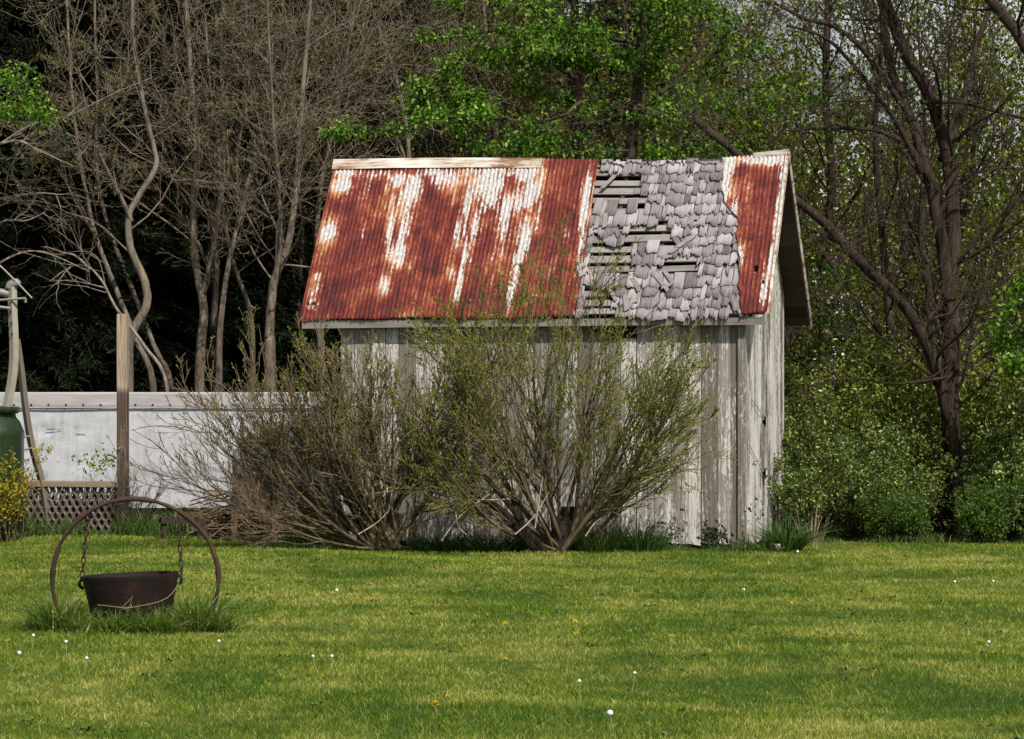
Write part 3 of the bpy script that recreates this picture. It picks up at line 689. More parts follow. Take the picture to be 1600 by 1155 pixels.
# ------------------------------------------------------------------ tufts and small plants
def tuft(name, P, H, Wd, lean, mat, seed, parent=None, spread=True):
    g = np.random.default_rng(seed); P = np.asarray(P); c = P.mean(0); d = unit(P-c)*np.array([1,1,0]) if spread else None
    return blades(name, P, H, Wd, lean, g, mat, parent, bend=.6, base_spread=d)
def strap_clump(px, D, rx, ry, n, H, w, lean, mat, label, seed, name='grass_clump', cat='plant', group=None):
    g = np.random.default_rng(seed); c = W(px, 0, D); c[2] = gz(c[0], c[1])
    a = g.uniform(0, 2*math.pi, n); r = np.sqrt(g.uniform(0,1,n)); P = np.stack([rx*r*np.cos(a), ry*r*np.sin(a), np.zeros(n)-.01], -1)
    o = tuft(name, P, H*g.uniform(.5,1.05,n), w, lean, mat, seed); o.location = c
    return tag(o, label, cat, group)
strap_clump(1228, 39.35, .17, .16, 420, .52, .016, .95, M['lily'], 'arching clump of strap leaves at the sunny shed corner', 31, 'strap_leaf_plant')
strap_clump(1204, 38.95, .20, .08, 160, .17, .009, .8, M['tallgrass'], 'short grass tuft in front of the pale stone block', 45)
strap_clump(1188, 39.25, .16, .10, 200, .28, .010, .8, M['tallgrass'], 'small grass tuft between the corner board and the pale block', 32)
strap_clump(1000, 39.0, .30, .16, 520, .46, .011, .6, M['lily'], 'dense dark green grass clump at the foot of the shed wall', 33)
strap_clump(935, 38.8, .22, .16, 330, .44, .010, .6, M['tallgrass'], 'loose green grass clump just right of the shrub trunk', 34)
strap_clump(770, 38.9, .40, .2, 420, .32, .016, .7, M['weed'], 'dark leafy weeds growing below the leaning shrub stems', 35, 'weed_patch')
strap_clump(690, 39.0, .35, .2, 420, .30, .016, .7, M['weed'], 'dark leafy weeds between the two shrub bases', 36, 'weed_patch')
strap_clump(495, 39.7, .42, .2, 520, .30, .009, .6, M['tallgrass'], 'green grass tuft under the wide brown shrub', 37)
strap_clump(1120, 39.4, .45, .06, 160, .12, .012, .7, M['weed'], 'thin strip of low weeds along the shed sill', 38, 'weed_patch')
strap_clump(1268, 40.6, .14, .1, 60, .62, .006, .30, M['drystalk'], 'upright dry tan stalks behind the strap leaves', 39, 'dry_stalks')
# long grass strips nobody could count
def strip(name, x0, x1, y0, y1, n, H, w, lean, mat, seed, label):
    g = np.random.default_rng(seed); P = np.stack([g.uniform(x0,x1,n), g.uniform(y0,y1,n)], -1); P = np.column_stack([P, gz(P[:,0],P[:,1])-.01])
    hh = H*(.7+.5*np.sin(P[:,0]*2.7+seed)*np.sin(P[:,0]*6.1))
    return tag(blades(name, P, hh, w, lean, g, mat), label, 'grass', kind='stuff')
strip('tall_grass', -8.2, -1.9, 41.85, 43.3, 9000, .42, .010, .6, M['tallgrass'], 41, 'unmown grass in front of the fence panel and trailer')
strip('wall_foot_grass', -3.2, 2.9, 39.0, 39.5, 5200, .14, .009, .7, M['tallgrass'], 42, 'longer grass along the foot of the shed and shrubs')
strip('verge_grass', 2.9, 9.5, 40.8, 42.6, 4500, .16, .009, .7, M['tallgrass'], 43, 'rough grass along the edge of the undergrowth')
# weeds with leaves on the sill
CC = []
for (px, py, k) in ((1108,838,40),(1128,840,26),(1052,828,14),(1180,800,6),(1020,836,12)):
    g = np.random.default_rng(px); CC.append(W(px, py, 39.5)+g.normal(0,1,(k*3,3))*np.array([.07,.04,.10]))
o = link('sill_weeds', leaves_mesh('sill_weeds', np.concatenate(CC), .05, .035, None, .2, g), M['weed']); tag(o, 'dark leafy weeds climbing the sill of the shed wall', 'weeds', kind='stuff')
cb_ = MB(); cb_.box((0,0,.03), (.08,.2,.12), Matrix.Rotation(.3,3,'Z'), jit=.004)
cbo = cb_.build('block', M['stone'], None, bevel=.012); p = W(1211,0,39.1); cbo.location = (p[0],p[1],0); tag(cbo, 'small pale stone block half hidden in grass by the shed corner', 'block')

# ------------------------------------------------------------------ trees
def tree_from_limbs(name, limbs, label, P, seed, bark, twig, leaf=None, kids=(6,), leafper=0, leafsize=.05, group=None, sides=8, len_f=.33, cat='tree', droop=.2, minstart=.25):
    """limbs: list of (world pts, r0, r1); twigs grow from them"""
    g = np.random.default_rng(seed); base = limbs[0][0][0].copy(); trunk = []; out = [[] for _ in P]
    for li, (pts, r0, r1) in enumerate(limbs):
        m = max(8, len(pts)*5); sp = spline(pts, m)-base; rr_ = np.linspace(0,1,m); rad = r0+(r1-r0)*rr_**.8
        if li == 0: rad = rad*(1+.5*np.exp(-rr_*14))
        sp = sp + g.normal(0, r0*.03, sp.shape)
        trunk.append((sp, rad)); L = np.linalg.norm(np.diff(sp, axis=0), axis=1).sum()
        k = int(g.poisson(kids[min(li, len(kids)-1)]))
        for _ in range(k):
            f = g.uniform(minstart if li == 0 else .15, 1)*(m-1); i = min(int(f), m-2); b = sp[i]+(sp[i+1]-sp[i])*(f-i); dd = unit(sp[i+1]-sp[i])
            az = g.normal(size=3); perp = unit(az-dd*np.dot(az,dd)); a = g.normal(.95,.25); nd = dd*math.cos(a)+perp*math.sin(a); nd[2] += .15
            grow(out, b, nd, max(.8, min(L*len_f,3.2))*g.uniform(.5,1.15), max(min(rad[i]*.30,.03),.007), 0, P, g)
    root = empty(name, base)
    link('trunk', tubes_mesh('trunk', trunk, sides), bark, root)
    fat = out[0]; fine = [q for lv in out[1:] for q in lv]
    cr = None
    if fat: cr = link('crown', tubes_mesh('crown', fat, 5), bark, root)
    if fine: link('twigs', tubes_mesh('twigs', fine, 3), twig, cr)
    if leaf is not None and leafper:
        C, A = twig_points(fine, leafper, leafsize*.6, g); link('leaves', leaves_mesh('leaves', C, leafsize, leafsize*.7, A*.5, droop, g), leaf, cr)
    return tag(root, label, cat, group)
PT = [dict(n=7, wig=.16, up=.05, taper=.8), dict(k=7, a=.75, as_=.2, l=.62, r=.42, n=5, wig=.18, up=.04, f0=.12, rmin=.0045), dict(k=5, a=.7, l=.5, r=.5, n=4, wig=.2, up=.03, f0=.2, rmin=.0035)]
def pl(pix, D, dz=0): # pixel polyline -> world, depth wandering a little
    out = []
    for k, (a, b) in enumerate(pix): out.append(W(a, b, D+dz*k/max(1,len(pix)-1)))
    out = np.array(out); return out
def rooted(pix, D, dz=0):
    q = pl(pix, D, dz); f = q[0].copy(); f[2] = -.1
    return np.vstack([f, q]) if q[0][2] > .2 else q
LT = [
 ('pale tree trunk with a strong S bend rising behind the square post', [[(200,600),(203,530),(228,480),(226,440),(205,390),(201,340),(215,310),(243,262),(240,230),(228,180),(215,110),(206,40),(212,-60)],[(205,345),(185,300),(160,250),(140,190),(120,100)]], 49.0, .105, .045),
 ('thin brown tree leaning left across the dark evergreens', [[(240,610),(212,530),(180,450),(150,370),(136,310),(122,230),(112,140),(104,0),(100,-60)],[(150,370),(120,320),(95,270),(60,220)]], 50.0, .07,.03),
 ('slim reddish tree leaning beside the S bent trunk', [[(268,612),(240,540),(200,435),(180,385),(160,320),(150,240),(152,150),(148,20),(150,-60)]], 51.0, .065,.03),
 ('straight grey tree standing midway between the post and the shed', [[(312,610),(314,540),(318,480),(305,410),(302,330),(308,240),(300,140),(290,0),(288,-60)],[(316,460),(335,380),(350,290),(380,200),(410,120)]], 50.5, .12,.05),
 ('grey forked tree just right of the straight grey one', [[(330,610),(331,540),(338,430),(334,370),(345,300),(352,200),(345,90),(350,-60)],[(334,440),(320,400),(280,330),(240,290)]], 51.5,.09,.04),
 ('grey leaning tree with a long sunlit branch to the right', [[(342,610),(345,500),(360,400),(380,320),(400,250),(450,190),(520,150),(600,110)],[(375,340),(370,250),(385,160),(395,40),(400,-60)]], 50.0,.08,.02),
 ('stout grey tree forking low beside the iron roof', [[(422,560),(421,520),(428,440),(448,390),(462,300),(470,180),(480,60),(490,-60)],[(428,445),(438,380),(436,300),(428,200),(420,60),(415,-60)]], 49.5,.12,.05),
 ('thin crooked tree left of the low forked one', [[(394,600),(394,520),(386,470),(364,410),(350,340),(345,260),(330,150),(320,20)]], 51.5,.07,.03),
 ('bare tree showing just above the left end of the iron roof', [[(500,500),(495,400),(500,300),(520,200),(540,100),(555,0),(560,-60)],[(505,260),(480,190),(470,100),(450,10)]], 52.0,.08,.035),
 ('bare tree with splayed sunlit limbs above the ridge cap', [[(640,480),(640,300),(635,200),(615,110),(590,40),(560,-50)],[(636,220),(660,140),(690,60),(700,-40)],[(640,260),(600,180),(560,150),(500,140)]], 52.5,.08,.035),
 ('bare brown tree rising between the roof and the maple boughs', [[(770,480),(768,300),(775,200),(765,110),(755,0),(750,-60)],[(770,260),(800,180),(812,90),(830,-20)]], 53.0,.09,.04),
]
for k, (lab, limbs, D, r0, r1) in enumerate(LT):
    r0 *= .80; r1 *= .6
    L = [(rooted(limbs[0], D), r0, r1)]+[(pl(q, D, .8*(1 if j % 2 else -1)), r0*.5, r1*.4) for j, q in enumerate(limbs[1:])]
    tree_from_limbs('bare_tree', L, lab, PT, 100+k, M['palebark'], M['twig'], M['yellowleaf'], kids=(17,11), leafper=2.4, leafsize=.035, len_f=.36, minstart=.35)
PD_ = [dict(n=7, wig=.2, up=.02, taper=.8), dict(k=3, a=.8, l=.5, r=.5, n=4, wig=.25, f0=.2)]
tree_from_limbs('bare_tree', [(rooted([(262,612),(225,540),(182,482),(160,440),(138,418),(112,416),(78,440)],48.2), .034,.008), (pl([(138,418),(118,400),(100,395),(70,385)],48.2,-.3), .02,.006), (pl([(165,450),(120,440),(80,438)],48.2,.3),.012,.005)], 'pale dead tree bowed to the left just above the trailer', PD_, 150, M['deadbark'], M['deadbark'], kids=(5,3,3), minstart=.5)
tree_from_limbs('bare_tree', [(rooted([(-70,620),(-65,400),(-60,240),(-70,100)],48), .10,.05), (pl([(-60,260),(0,225),(50,195),(110,180),(170,150),(240,120)],48,-.6), .022,.005), (pl([(0,225),(30,220),(60,235),(115,260)],47.8), .02,.006), (pl([(-60,330),(0,310),(60,302),(95,304),(118,300)],48,-.4), .016,.004), (pl([(-60,400),(0,348),(40,345),(70,332)],48.2),.02,.006), (pl([(-60,450),(20,400),(70,395),(140,425)],47.9),.02,.005)], 'pale tree beyond the left edge sending bare boughs across the dark wood', PD_, 151, M['deadbark'], M['deadbark'], kids=(4,6,4,4,4,4))
# right hand great tree
BT = [(np.vstack([W(1503,862,43.5)*np.array([1,1,0])+np.array([0,0,-.1]), pl([(1500,800),(1488,700),(1483,600),(1486,520),(1484,450),(1490,350),(1480,240),(1452,150),(1405,60),(1370,-40)], 43.5, 1)]), .155, .075),
 (pl([(1494,740),(1484,660),(1457,560),(1415,480),(1345,410),(1290,350),(1240,310),(1180,262),(1120,215),(1085,185)], 43.45, -.8),   .100, .045),
 (pl([(1484,470),(1472,380),(1452,280),(1425,190),(1390,100),(1380,20),(1375,-60)], 43.6, .8), .10, .05),
 (pl([(1455,285),(1420,230),(1370,205),(1300,200),(1235,205)], 43.7, -.8), .05, .015),
 (pl([(1440,160),(1500,160),(1560,175),(1640,195)], 44, .6), .035, .02),
 (pl([(1470,250),(1500,180),(1520,90),(1550,0),(1560,-60)], 44.2, 1), .06, .03),
 (pl([(1440,270),(1400,190),(1340,110),(1290,60),(1230,40)], 43.6, -1), .05, .015),
 (pl([(1420,180),(1350,80),(1300,40),(1260,30),(1210,5)], 43.6, -.6), .045, .02),
 (pl([(1400,470),(1360,440),(1320,440),(1260,470)], 43.2, -.4), .02, .008),
 (pl([(1480,590),(1400,600),(1340,592),(1280,600)], 43.0, -.3), .022, .008),
 (pl([(1440,600),(1500,560),(1560,510),(1600,480)], 43.0, -.3), .016, .008)]
tree_from_limbs('dark_tree', BT, 'great dark tree with twin stems and a long limb leaning over to the shed roof', PT, 201, M['darkbark'], M['twigbrown'], M['yellowleaf'], kids=(20,13,12,9,7,9,9,9,5,5,5), leafper=.35, leafsize=.04, sides=12, len_f=.30)
UT = [(pl([(1590,200),(1575,60),(1560,20),(1535,-20),(1500,-80)], 41.0), .07, .05)]
tree_from_limbs('dark_tree', [(rooted([(1700,500),(1660,200),(1600,70),(1540,-10),(1480,-90)], 43.0), .11, .06)], 'dark leaning tree crossing the top right corner', PT, 202, M['darkbark'], M['twigbrown'], M['yellowleaf'], kids=(16,), leafper=.5, leafsize=.04, sides=10)
tree_from_limbs('dark_tree', [(rooted([(1445,720),(1440,640),(1448,560),(1455,480),(1440,380),(1445,260)], 46.5), .09, .05), (pl([(1445,690),(1400,620),(1350,560),(1300,520)],46.5), .035,.012)], 'slim dark tree standing close behind the great twin stemmed one', PT, 203, M['darkbark'], M['twigbrown'], M['yellowleaf'], kids=(9,6), leafper=.6, leafsize=.045)
tree_from_limbs('dark_tree', [(rooted([(1288,690),(1292,600),(1285,500),(1290,400),(1300,280),(1290,150),(1295,0),(1300,-60)], 50), .10, .05)], 'dark straight tree behind the pointed rear eave', PT, 204, M['darkbark'], M['twigbrown'], M['yellowleaf'], kids=(18,), leafper=2.2, leafsize=.05)

# maple
def leafy(limbs, trunks, D, label, seed, mat, name='maple_tree', leafL=.070, per=6.5, fill=None, cl=(7,12), sig=.08):
    g = np.random.default_rng(seed); base = trunks[0][0][0].copy(); tk = []; tw = []; C = []
    for pts, r0, r1 in trunks:
        sp = spline(pts, 24)-base; tk.append((sp, np.linspace(r0, r1, 24)))
    todo = [(np.array([W(a, b, D+g.normal(0,.5)+zz) for a, b in q])-base, rr_) for q, rr_, zz in limbs]
    for pts, r0 in todo:
        sp = spline(pts, 18); sp = sp+g.normal(0,.015,sp.shape); tk.append((sp, np.linspace(r0, .006, 18)))
        for i in range(3, 18):
            for _ in range(g.poisson(per*.25)):
                d = unit(g.normal(size=3)*np.array([1,.9,.45])+np.array([0,0,.12])); L = g.uniform(.12,.45)*(1.1-.5*i/18); e = sp[i]+d*L
                tw.append((np.array([sp[i], sp[i]+d*L*.5+np.array([0,0,.02]), e]), np.array([.007,.005,.003])))
                for f in (.5, 1):
                    k = g.integers(*cl); c = sp[i]+d*L*f; C.append(c+g.normal(0,1,(k,3))*np.array([sig,sig,sig*.62]))
            k = g.integers(*cl); C.append(sp[i]+g.normal(0,1,(k,3))*np.array([sig*.8,sig*.8,sig*.5]))
    root = empty(name, base); link('trunk', tubes_mesh('trunk', tk+tw, 6), M['brownbark'], root)
    cr = link('crown', leaves_mesh('crown', np.concatenate(C), leafL, leafL*.62, None, .75, g, up=.6), mat, root)
    return tag(root, label, 'tree')
ml = [([(905,160),(860,188),(770,185),(690,183),(610,205),(512,210)],.03,-.6), ([(1000,70),(900,50),(830,45),(740,55),(662,62)],.03,0), ([(902,85),(840,75),(790,75),(738,92)],.02,.3), ([(905,125),(850,98),(790,100),(735,82)],.02,-.4),
 ([(680,185),(660,170),(655,125)],.012,-.5), ([(725,185),(705,150),(700,98)],.012,-.5), ([(790,185),(735,170),(728,145)],.012,-.6), ([(985,235),(900,238),(800,238),(730,213)],.02,-.8),
 ([(1000,190),(1060,150),(1110,95),(1150,30)],.025,0), ([(1000,195),(1080,130),(1130,100),(1185,68)],.025,.4), ([(1005,205),(1090,160),(1180,135),(1258,124)],.03,-.4), ([(1005,205),(1090,172),(1190,160),(1290,155)],.03,-.8),
 ([(985,250),(1040,235),(1090,225),(1145,240)],.02,-1), ([(900,200),(860,215),(830,225),(790,215)],.015,0), ([(960,230),(940,150),(920,60),(930,-40)],.03,.3), ([(900,100),(860,30),(840,-40)],.03,.2),
 ([(1000,100),(1040,40),(1090,10),(1130,15)],.02,.3),([(1005,60),(1060,-10),(1100,-50)],.02,.2),([(900,60),(830,10),(760,-10),(700,5)],.02,0),([(990,210),(1030,180),(1080,195)],.015,-.8)]
gm = np.random.default_rng(77)
for _ in range(9):
    x, y = gm.uniform(850,1070), gm.uniform(-60,225); a = gm.uniform(-1,1); ml.append(([(940 if x < 940 else 995, y+gm.uniform(10,50)),(x,y+10),(x+90*a,y+gm.uniform(-25,25))], .012, gm.uniform(-.8,1.0)))
leafy(ml, [(rooted([(930,480),(908,260),(899,200),(905,120),(900,40),(893,-70)], 47), .11, .06), (rooted([(975,480),(985,260),(990,200),(1000,100),(1005,0),(1008,-70)], 47.3), .12, .07), (pl([(905,160),(880,90),(862,60),(840,20)],47), .05,.02), (pl([(990,190),(1040,140),(1075,100),(1110,60)],47.2), .045,.02)], 46.8,
      'bright green young maple spreading leafy boughs over the shingles', 301, M['maple'])
leafy([([(-80,150),(-20,120),(25,128),(62,160)],.02,0), ([(-80,170),(0,170),(40,172),(66,178)],.02,.3)], [(rooted([(-160,600),(-150,300),(-140,100),(-130,-60)],46), .12,.07), (pl([(-150,190),(-100,165),(-60,150)],46),.04,.03)], 46, 'green leafy tree reaching in from the left edge', 302, M['maple'], sig=.11)
leafy([([(60,-40),(90,20),(110,50),(168,65)],.03,0), ([(40,-40),(60,10),(80,30),(130,20)],.03,.3), ([(150,-30),(110,10),(90,20),(40,40)],.02,-.3)], [(rooted([(60,600),(62,300),(58,100),(60,-60)],54), .12,.08)], 53, 'dim green leafy tree high among the dark evergreens', 303, M['maple_dim'], sig=.14, per=6)
leafy([([(1680,480),(1630,470),(1585,480),(1560,520)],.03,0), ([(1680,530),(1630,530),(1590,520),(1565,540)],.03,.3), ([(1680,580),(1620,570),(1580,575)],.02,-.3), ([(1680,440),(1640,440),(1600,450)],.02,.2)], [(rooted([(1700,700),(1695,500),(1690,300),(1690,100)],42), .08,.05)], 42, 'leafy green sapling pushing in at the right edge', 304, M['maple'], sig=.09, leafL=.07)

# saplings with fresh leaves behind the gable
for k, (pts, lab) in enumerate((([(1250,500),(1275,455),(1280,400),(1262,350)], 'fresh green sapling showing beside the rear rake of the roof'), ([(1235,620),(1270,560),(1330,530),(1380,540)], 'fresh green sapling below the rear eave'))):
    leafy([(pts,.012,0), ([(pts[1][0],pts[1][1]),(pts[1][0]+30,pts[1][1]-20),(pts[1][0]+60,pts[1][1]-15)],.01,.2), ([(pts[1][0]-15,pts[1][1]+20),(pts[1][0]+10,pts[1][1]+40),(pts[1][0]+40,pts[1][1]+50)],.01,.2)], [(rooted([(1225,700),(1228,600),(1240,500)],46+k*.8),.03,.012)], 46+k*.8, lab, 310+k, M['maple'], 'sapling', .07, 4, sig=.10, cl=(4,8))

# undergrowth shrubs on the right
def shrub_proto(seed, h, w, n, leaf, leafL, stemmat):
    g = np.random.default_rng(seed); out = [[],[],[]]
    P = [dict(n=6, wig=.14, up=.03), dict(k=9, a=.6, l=.55, r=.5, n=5, wig=.16, up=.03, f0=.15), dict(k=5, a=.7, l=.5, r=.5, n=3, wig=.2, f0=.2)]
    for _ in range(n):
        a = g.uniform(0,6.28); tilt = g.uniform(.1,.9); d = np.array([math.sin(tilt)*math.cos(a), math.sin(tilt)*math.sin(a), math.cos(tilt)])
        grow(out, np.array([g.normal(0,w*.18), g.normal(0,w*.18), 0]), d, h*g.uniform(.7,1.1), .014, 0, P, g)
    C, A = twig_points(out[2]+out[1], 7.5, .04, g)
    return tubes_mesh('shrub_stems', out[0]+out[1]+out[2], 3), leaves_mesh('shrub_foliage', C, leafL, leafL*.6, A*.4, .15, g, up=.5)
protos = [(shrub_proto(400+k, h, w, n, None, ll, None)) for k, (h, w, n, ll) in enumerate(((1.7,1.5,17,.058),(1.3,1.3,15,.050),(2.5,1.7,18,.060),(.75,.7,18,.040)))]
def place_shrub(k, px, D, rz, sc, label, group=None, mat='shrubleaf'):
    c = W(px, 0, D); root = empty('undergrowth_shrub', (c[0], D, gz(c[0], D)), rz); root.scale = (sc,sc,sc)
    st_, fo = protos[k]
    a = bpy.data.objects.new('stems', st_); COL.objects.link(a); a.parent = root
    b = bpy.data.objects.new('foliage', fo); COL.objects.link(b); b.parent = root
    if not st_.materials: st_.materials.append(M['twigbrown'])
    if not fo.materials: fo.materials.append(M[mat])
    if fo.materials[0] != M[mat]:
        b.material_slots[0].link = 'OBJECT'; b.material_slots[0].material = M[mat]
    return tag(root, label, 'shrub', group)
GL = 'shrubs of the undergrowth right of the shed'
us = [(0,1265,43.2,.95),(1,1330,42.6,1.0),(0,1385,43.4,.85),(1,1440,45.5,1.2),(2,1300,45,.9),(2,1380,45.3,.95),(2,1460,45,.85),(0,1575,45.0,1.2),(2,1600,45,.95),(1,1610,43.4,1.0),(2,1500,47,1.0),(0,1490,46,.9),(0,1650,43.5,1.1),(2,1530,46,1.0),(1,1245,41.9,.75),(2,1255,46.5,1.05),(0,1690,42.5,1.0),(1,1365,42.0,.7),(1,1415,43.2,.6)]
for q, (k, px, D, sc) in enumerate(us): place_shrub(k, px, D, q*1.7, sc, 'pale golden leaved undergrowth shrub massed behind the darker shrubs to the right' if D >= 44.9 else 'dark leafy undergrowth shrub with pale leaf tips, massed under the trees to the right', GL if D < 44.9 else 'golden shrubs at the back of the undergrowth', 'goldleaf' if D >= 44.9 else 'shrubleaf')
place_shrub(3, 1538, 41.3, .4, 1.0, 'low rounded bright green bush at the foot of the great dark tree', None, 'brightshrub')
place_shrub(3, 1400, 41.4, 1.4, .8, 'low green bush at the lawn edge left of the great dark tree', None, 'brightshrub')

# wood behind: bare trees copied
def bare_proto(seed, H, leafper, leafmat, leafsize):
    g = np.random.default_rng(seed); out = [[] for _ in range(4)]
    P = [dict(n=12, wig=.075, up=.06, taper=.8), dict(k=20, a=.62, l=.40, r=.42, n=7, wig=.13, up=.07, f0=.22, taper=.8), dict(k=8, a=.6, l=.48, r=.5, n=5, wig=.16, up=.04, f0=.2), dict(k=5, a=.6, l=.5, r=.55, n=3, wig=.18, f0=.2)]
    for s in range(g.integers(1,4)):
        d = np.array([g.normal(0,.14), g.normal(0,.14), 1]); grow(out, np.array([g.normal(0,.12), g.normal(0,.12), -.1]), d, H*g.uniform(.8,1), H*.0075*g.uniform(.75,1.1), 0, P, g)
    tr_ = tubes_mesh('trunk', out[0], 7); br = tubes_mesh('crown', out[1], 4); tw = tubes_mesh('twigs', out[2]+out[3], 3)
    C, A = twig_points(out[3]+out[2], leafper, leafsize, g); lf = leaves_mesh('leaves', C, leafsize, leafsize*.7, A*.5, .2, g)
    C2, A2 = twig_points(out[3]+out[2], leafper*.62, leafsize*2, g); lf2 = leaves_mesh('leaves', C2, leafsize*1.55, leafsize*1.1, A2*.5, .2, g)
    return tr_, br, tw, lf, lf2
BP = [bare_proto(500+k, H, lp, None, .05) for k, (H, lp) in enumerate(((9,3.6),(11,3.0),(8,4.2),(12,3.2),(10,3.8)))]
def place_tree(k, x, y, rz, sc, bark, twig, leafm, label, group):
    root = empty('woodland_tree', (x, y, 0), rz); root.scale = (sc,sc,sc)
    ms = (bark, bark, twig, leafm); par = [root, root, None, None]; objs = []
    for q, (nm, me) in enumerate(zip(('trunk','crown','twigs','leaves'), BP[k][:3]+((BP[k][4],) if group == GB else (BP[k][3],)))):
        o = bpy.data.objects.new(nm, me); COL.objects.link(o); o.parent = root if q < 2 else objs[1]; objs.append(o)
        if not me.materials: me.materials.append(M['palebark'])
        o.material_slots[0].link = 'OBJECT'; o.material_slots[0].material = ms[q]
    return tag(root, label, 'tree', group)
g = np.random.default_rng(9); q = 0
GA = 'crowded bare trees of the wood behind the trailer and shed'; GB = 'budding trees of the wood right of the shed'
for y in (53.5, 56, 59, 63):
    x = -.175*y if y < 58 else -.03*y
    while x < .07*y:
        if x < -.075*y and y < 57: x += 1.0; continue
        place_tree(q % 5, x+g.normal(0,.4), y+g.normal(0,.8), g.uniform(0,6.28), g.uniform(.85,1.2), M['brownbark'], M['twigbrown'], M['yellowleaf'], 'slender bare tree, one of the crowded grey stems in the wood behind the roof', GA); q += 1
        x += g.uniform(1.9,3.2)*(1.5 if x < -.11*y else 1)
for y in (48.5, 52, 56, 61, 67):
    x = .075*y
    while x < .19*y:
        place_tree(q % 5, x+g.normal(0,.4), y+g.normal(0,.8), g.uniform(0,6.28), g.uniform(.8,1.15), M['brownbark'], M['twigbrown'], M['oliveleaf'], 'slim budding tree with tiny yellow green leaves in the wood right of the shed', GB); q += 1
        x += g.uniform(1.9,3.1)
# dark evergreens behind the bare trees
def conifer_proto(seed, H):
    g = np.random.default_rng(seed); tw = []; C = []; A = []
    z = .3
    while z < H-.2:
        L = (H-z)*.30+.25
        for k in range(g.integers(6,9)):
            a = g.uniform(0,6.28); d = np.array([math.cos(a), math.sin(a), -.12]); pts = np.array([[0,0,z], d*L*.5+[0,0,z], d*L*g.uniform(.8,1.05)+[0,0,z-.1*L]]); tw.append((pts, np.array([.02,.012,.005])))
            n = int(95*L+25); f = g.uniform(.1,1,n)[:,None]; c = pts[0]+(pts[2]-pts[0])*f; side = np.array([-d[1],d[0],0])
            c = c+side*g.normal(0,.16,(n,1))*L*.5*(1.1-f)+g.normal(0,.06,(n,3)); C.append(c); A.append(np.tile(unit(d),(n,1))+side*g.normal(0,.6,(n,1)))
        z += g.uniform(.22,.34)
    tk = [(np.array([[0,0,-.1],[0,0,H*.5],[0,0,H]]), np.array([.16,.09,.01]))]
    return tubes_mesh('trunk', tk+tw, 5), None, leaves_mesh('crown', np.concatenate(C), .22, .022, np.concatenate(A)*1.1, .45, g)
CP = [conifer_proto(600+k, H) for k, H in enumerate((13,15))]
def place_conifer(k, x, y, rz, sc, label, group):
    root = empty('evergreen_tree', (x,y,0), rz); root.scale = (sc,sc,sc)
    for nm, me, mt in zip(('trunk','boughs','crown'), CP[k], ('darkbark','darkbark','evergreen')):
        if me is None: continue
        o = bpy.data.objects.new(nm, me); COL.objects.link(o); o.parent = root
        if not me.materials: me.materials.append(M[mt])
    return tag(root, label, 'tree', group)
q = 0
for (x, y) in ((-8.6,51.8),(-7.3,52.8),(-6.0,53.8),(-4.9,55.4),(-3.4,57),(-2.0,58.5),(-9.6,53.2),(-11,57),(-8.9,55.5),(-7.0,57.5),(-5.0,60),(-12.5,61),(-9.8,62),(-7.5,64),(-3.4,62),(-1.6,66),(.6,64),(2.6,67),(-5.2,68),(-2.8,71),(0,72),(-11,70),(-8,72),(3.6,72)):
    place_conifer(q % 2, x, y, q*1.3, g.uniform(.9,1.1), 'tall evergreen behind the bare trees, shade of the wood put into its black green needles', 'dark evergreens behind the bare trees'); q += 1
# distant woodland mass
g = np.random.default_rng(12); tk = []; C = []
for _ in range(300):
    y = g.uniform(80,105); x = g.uniform(-.22,.24)*y; H = g.uniform(6,11); top = np.array([x+g.normal(0,.7), y+g.normal(0,.7), H])
    pts = spline([(x,y,-.1), (x+g.normal(0,.2),y,H*.35), (x+g.normal(0,.5),y,H*.7), top], 8); tk.append((pts, np.linspace(g.uniform(.07,.14), .02, 8)))
    for _ in range(12):
        i = g.integers(2,7); d = unit(g.normal(size=3)*np.array([1,1,.3])+np.array([0,0,.8])); L = g.uniform(1,3); e = pts[i]+d*L; tk.append((np.array([pts[i], (pts[i]+e)/2+g.normal(0,.15,3), e]), np.array([.035,.022,.008])))
        m = g.integers(6,16); C.append(e-d*L*g.uniform(0,.7,(m,1))+g.normal(0,.35,(m,3)))
    m = 26; C.append(np.column_stack([g.normal(x,1.0,m), g.normal(y,1.0,m), np.abs(g.normal(0,1.3,m))+.1]))
wood = link('far_woods', tubes_mesh('far_woods', tk, 4), M['brownbark']); tag(wood, 'far wood of thin trunks behind the nearer trees', 'wood', kind='stuff')
lf = link('far_woods_leaves', leaves_mesh('far_woods_leaves', np.concatenate(C), .24, .17, None, .2, g), M['yellowleaf'], wood)

# ------------------------------------------------------------------ trailer
TD = 45.2; tx0, tx1 = W(-260,0,TD)[0], W(585,0,TD)[0]; ztop = CAMZ+37/F*TD; zr = CAMZ+14/F*TD
trailer = empty('trailer', ((tx0+tx1)/2, TD, 0)); tag(trailer, 'low white box trailer with a grey riveted top rail, dented and streaked', 'trailer')
hw = (tx1-tx0)/2
gxn, gzn = 90, 22; xs = np.linspace(-hw, hw, gxn); zs = np.linspace(.35, zr, gzn); XX, ZZ = np.meshgrid(xs, zs)
dn = .005*np.sin(XX*1.7)*np.sin(ZZ*3)+.004*np.sin(XX*4.3+1)*np.sin(ZZ*2.2+.5)
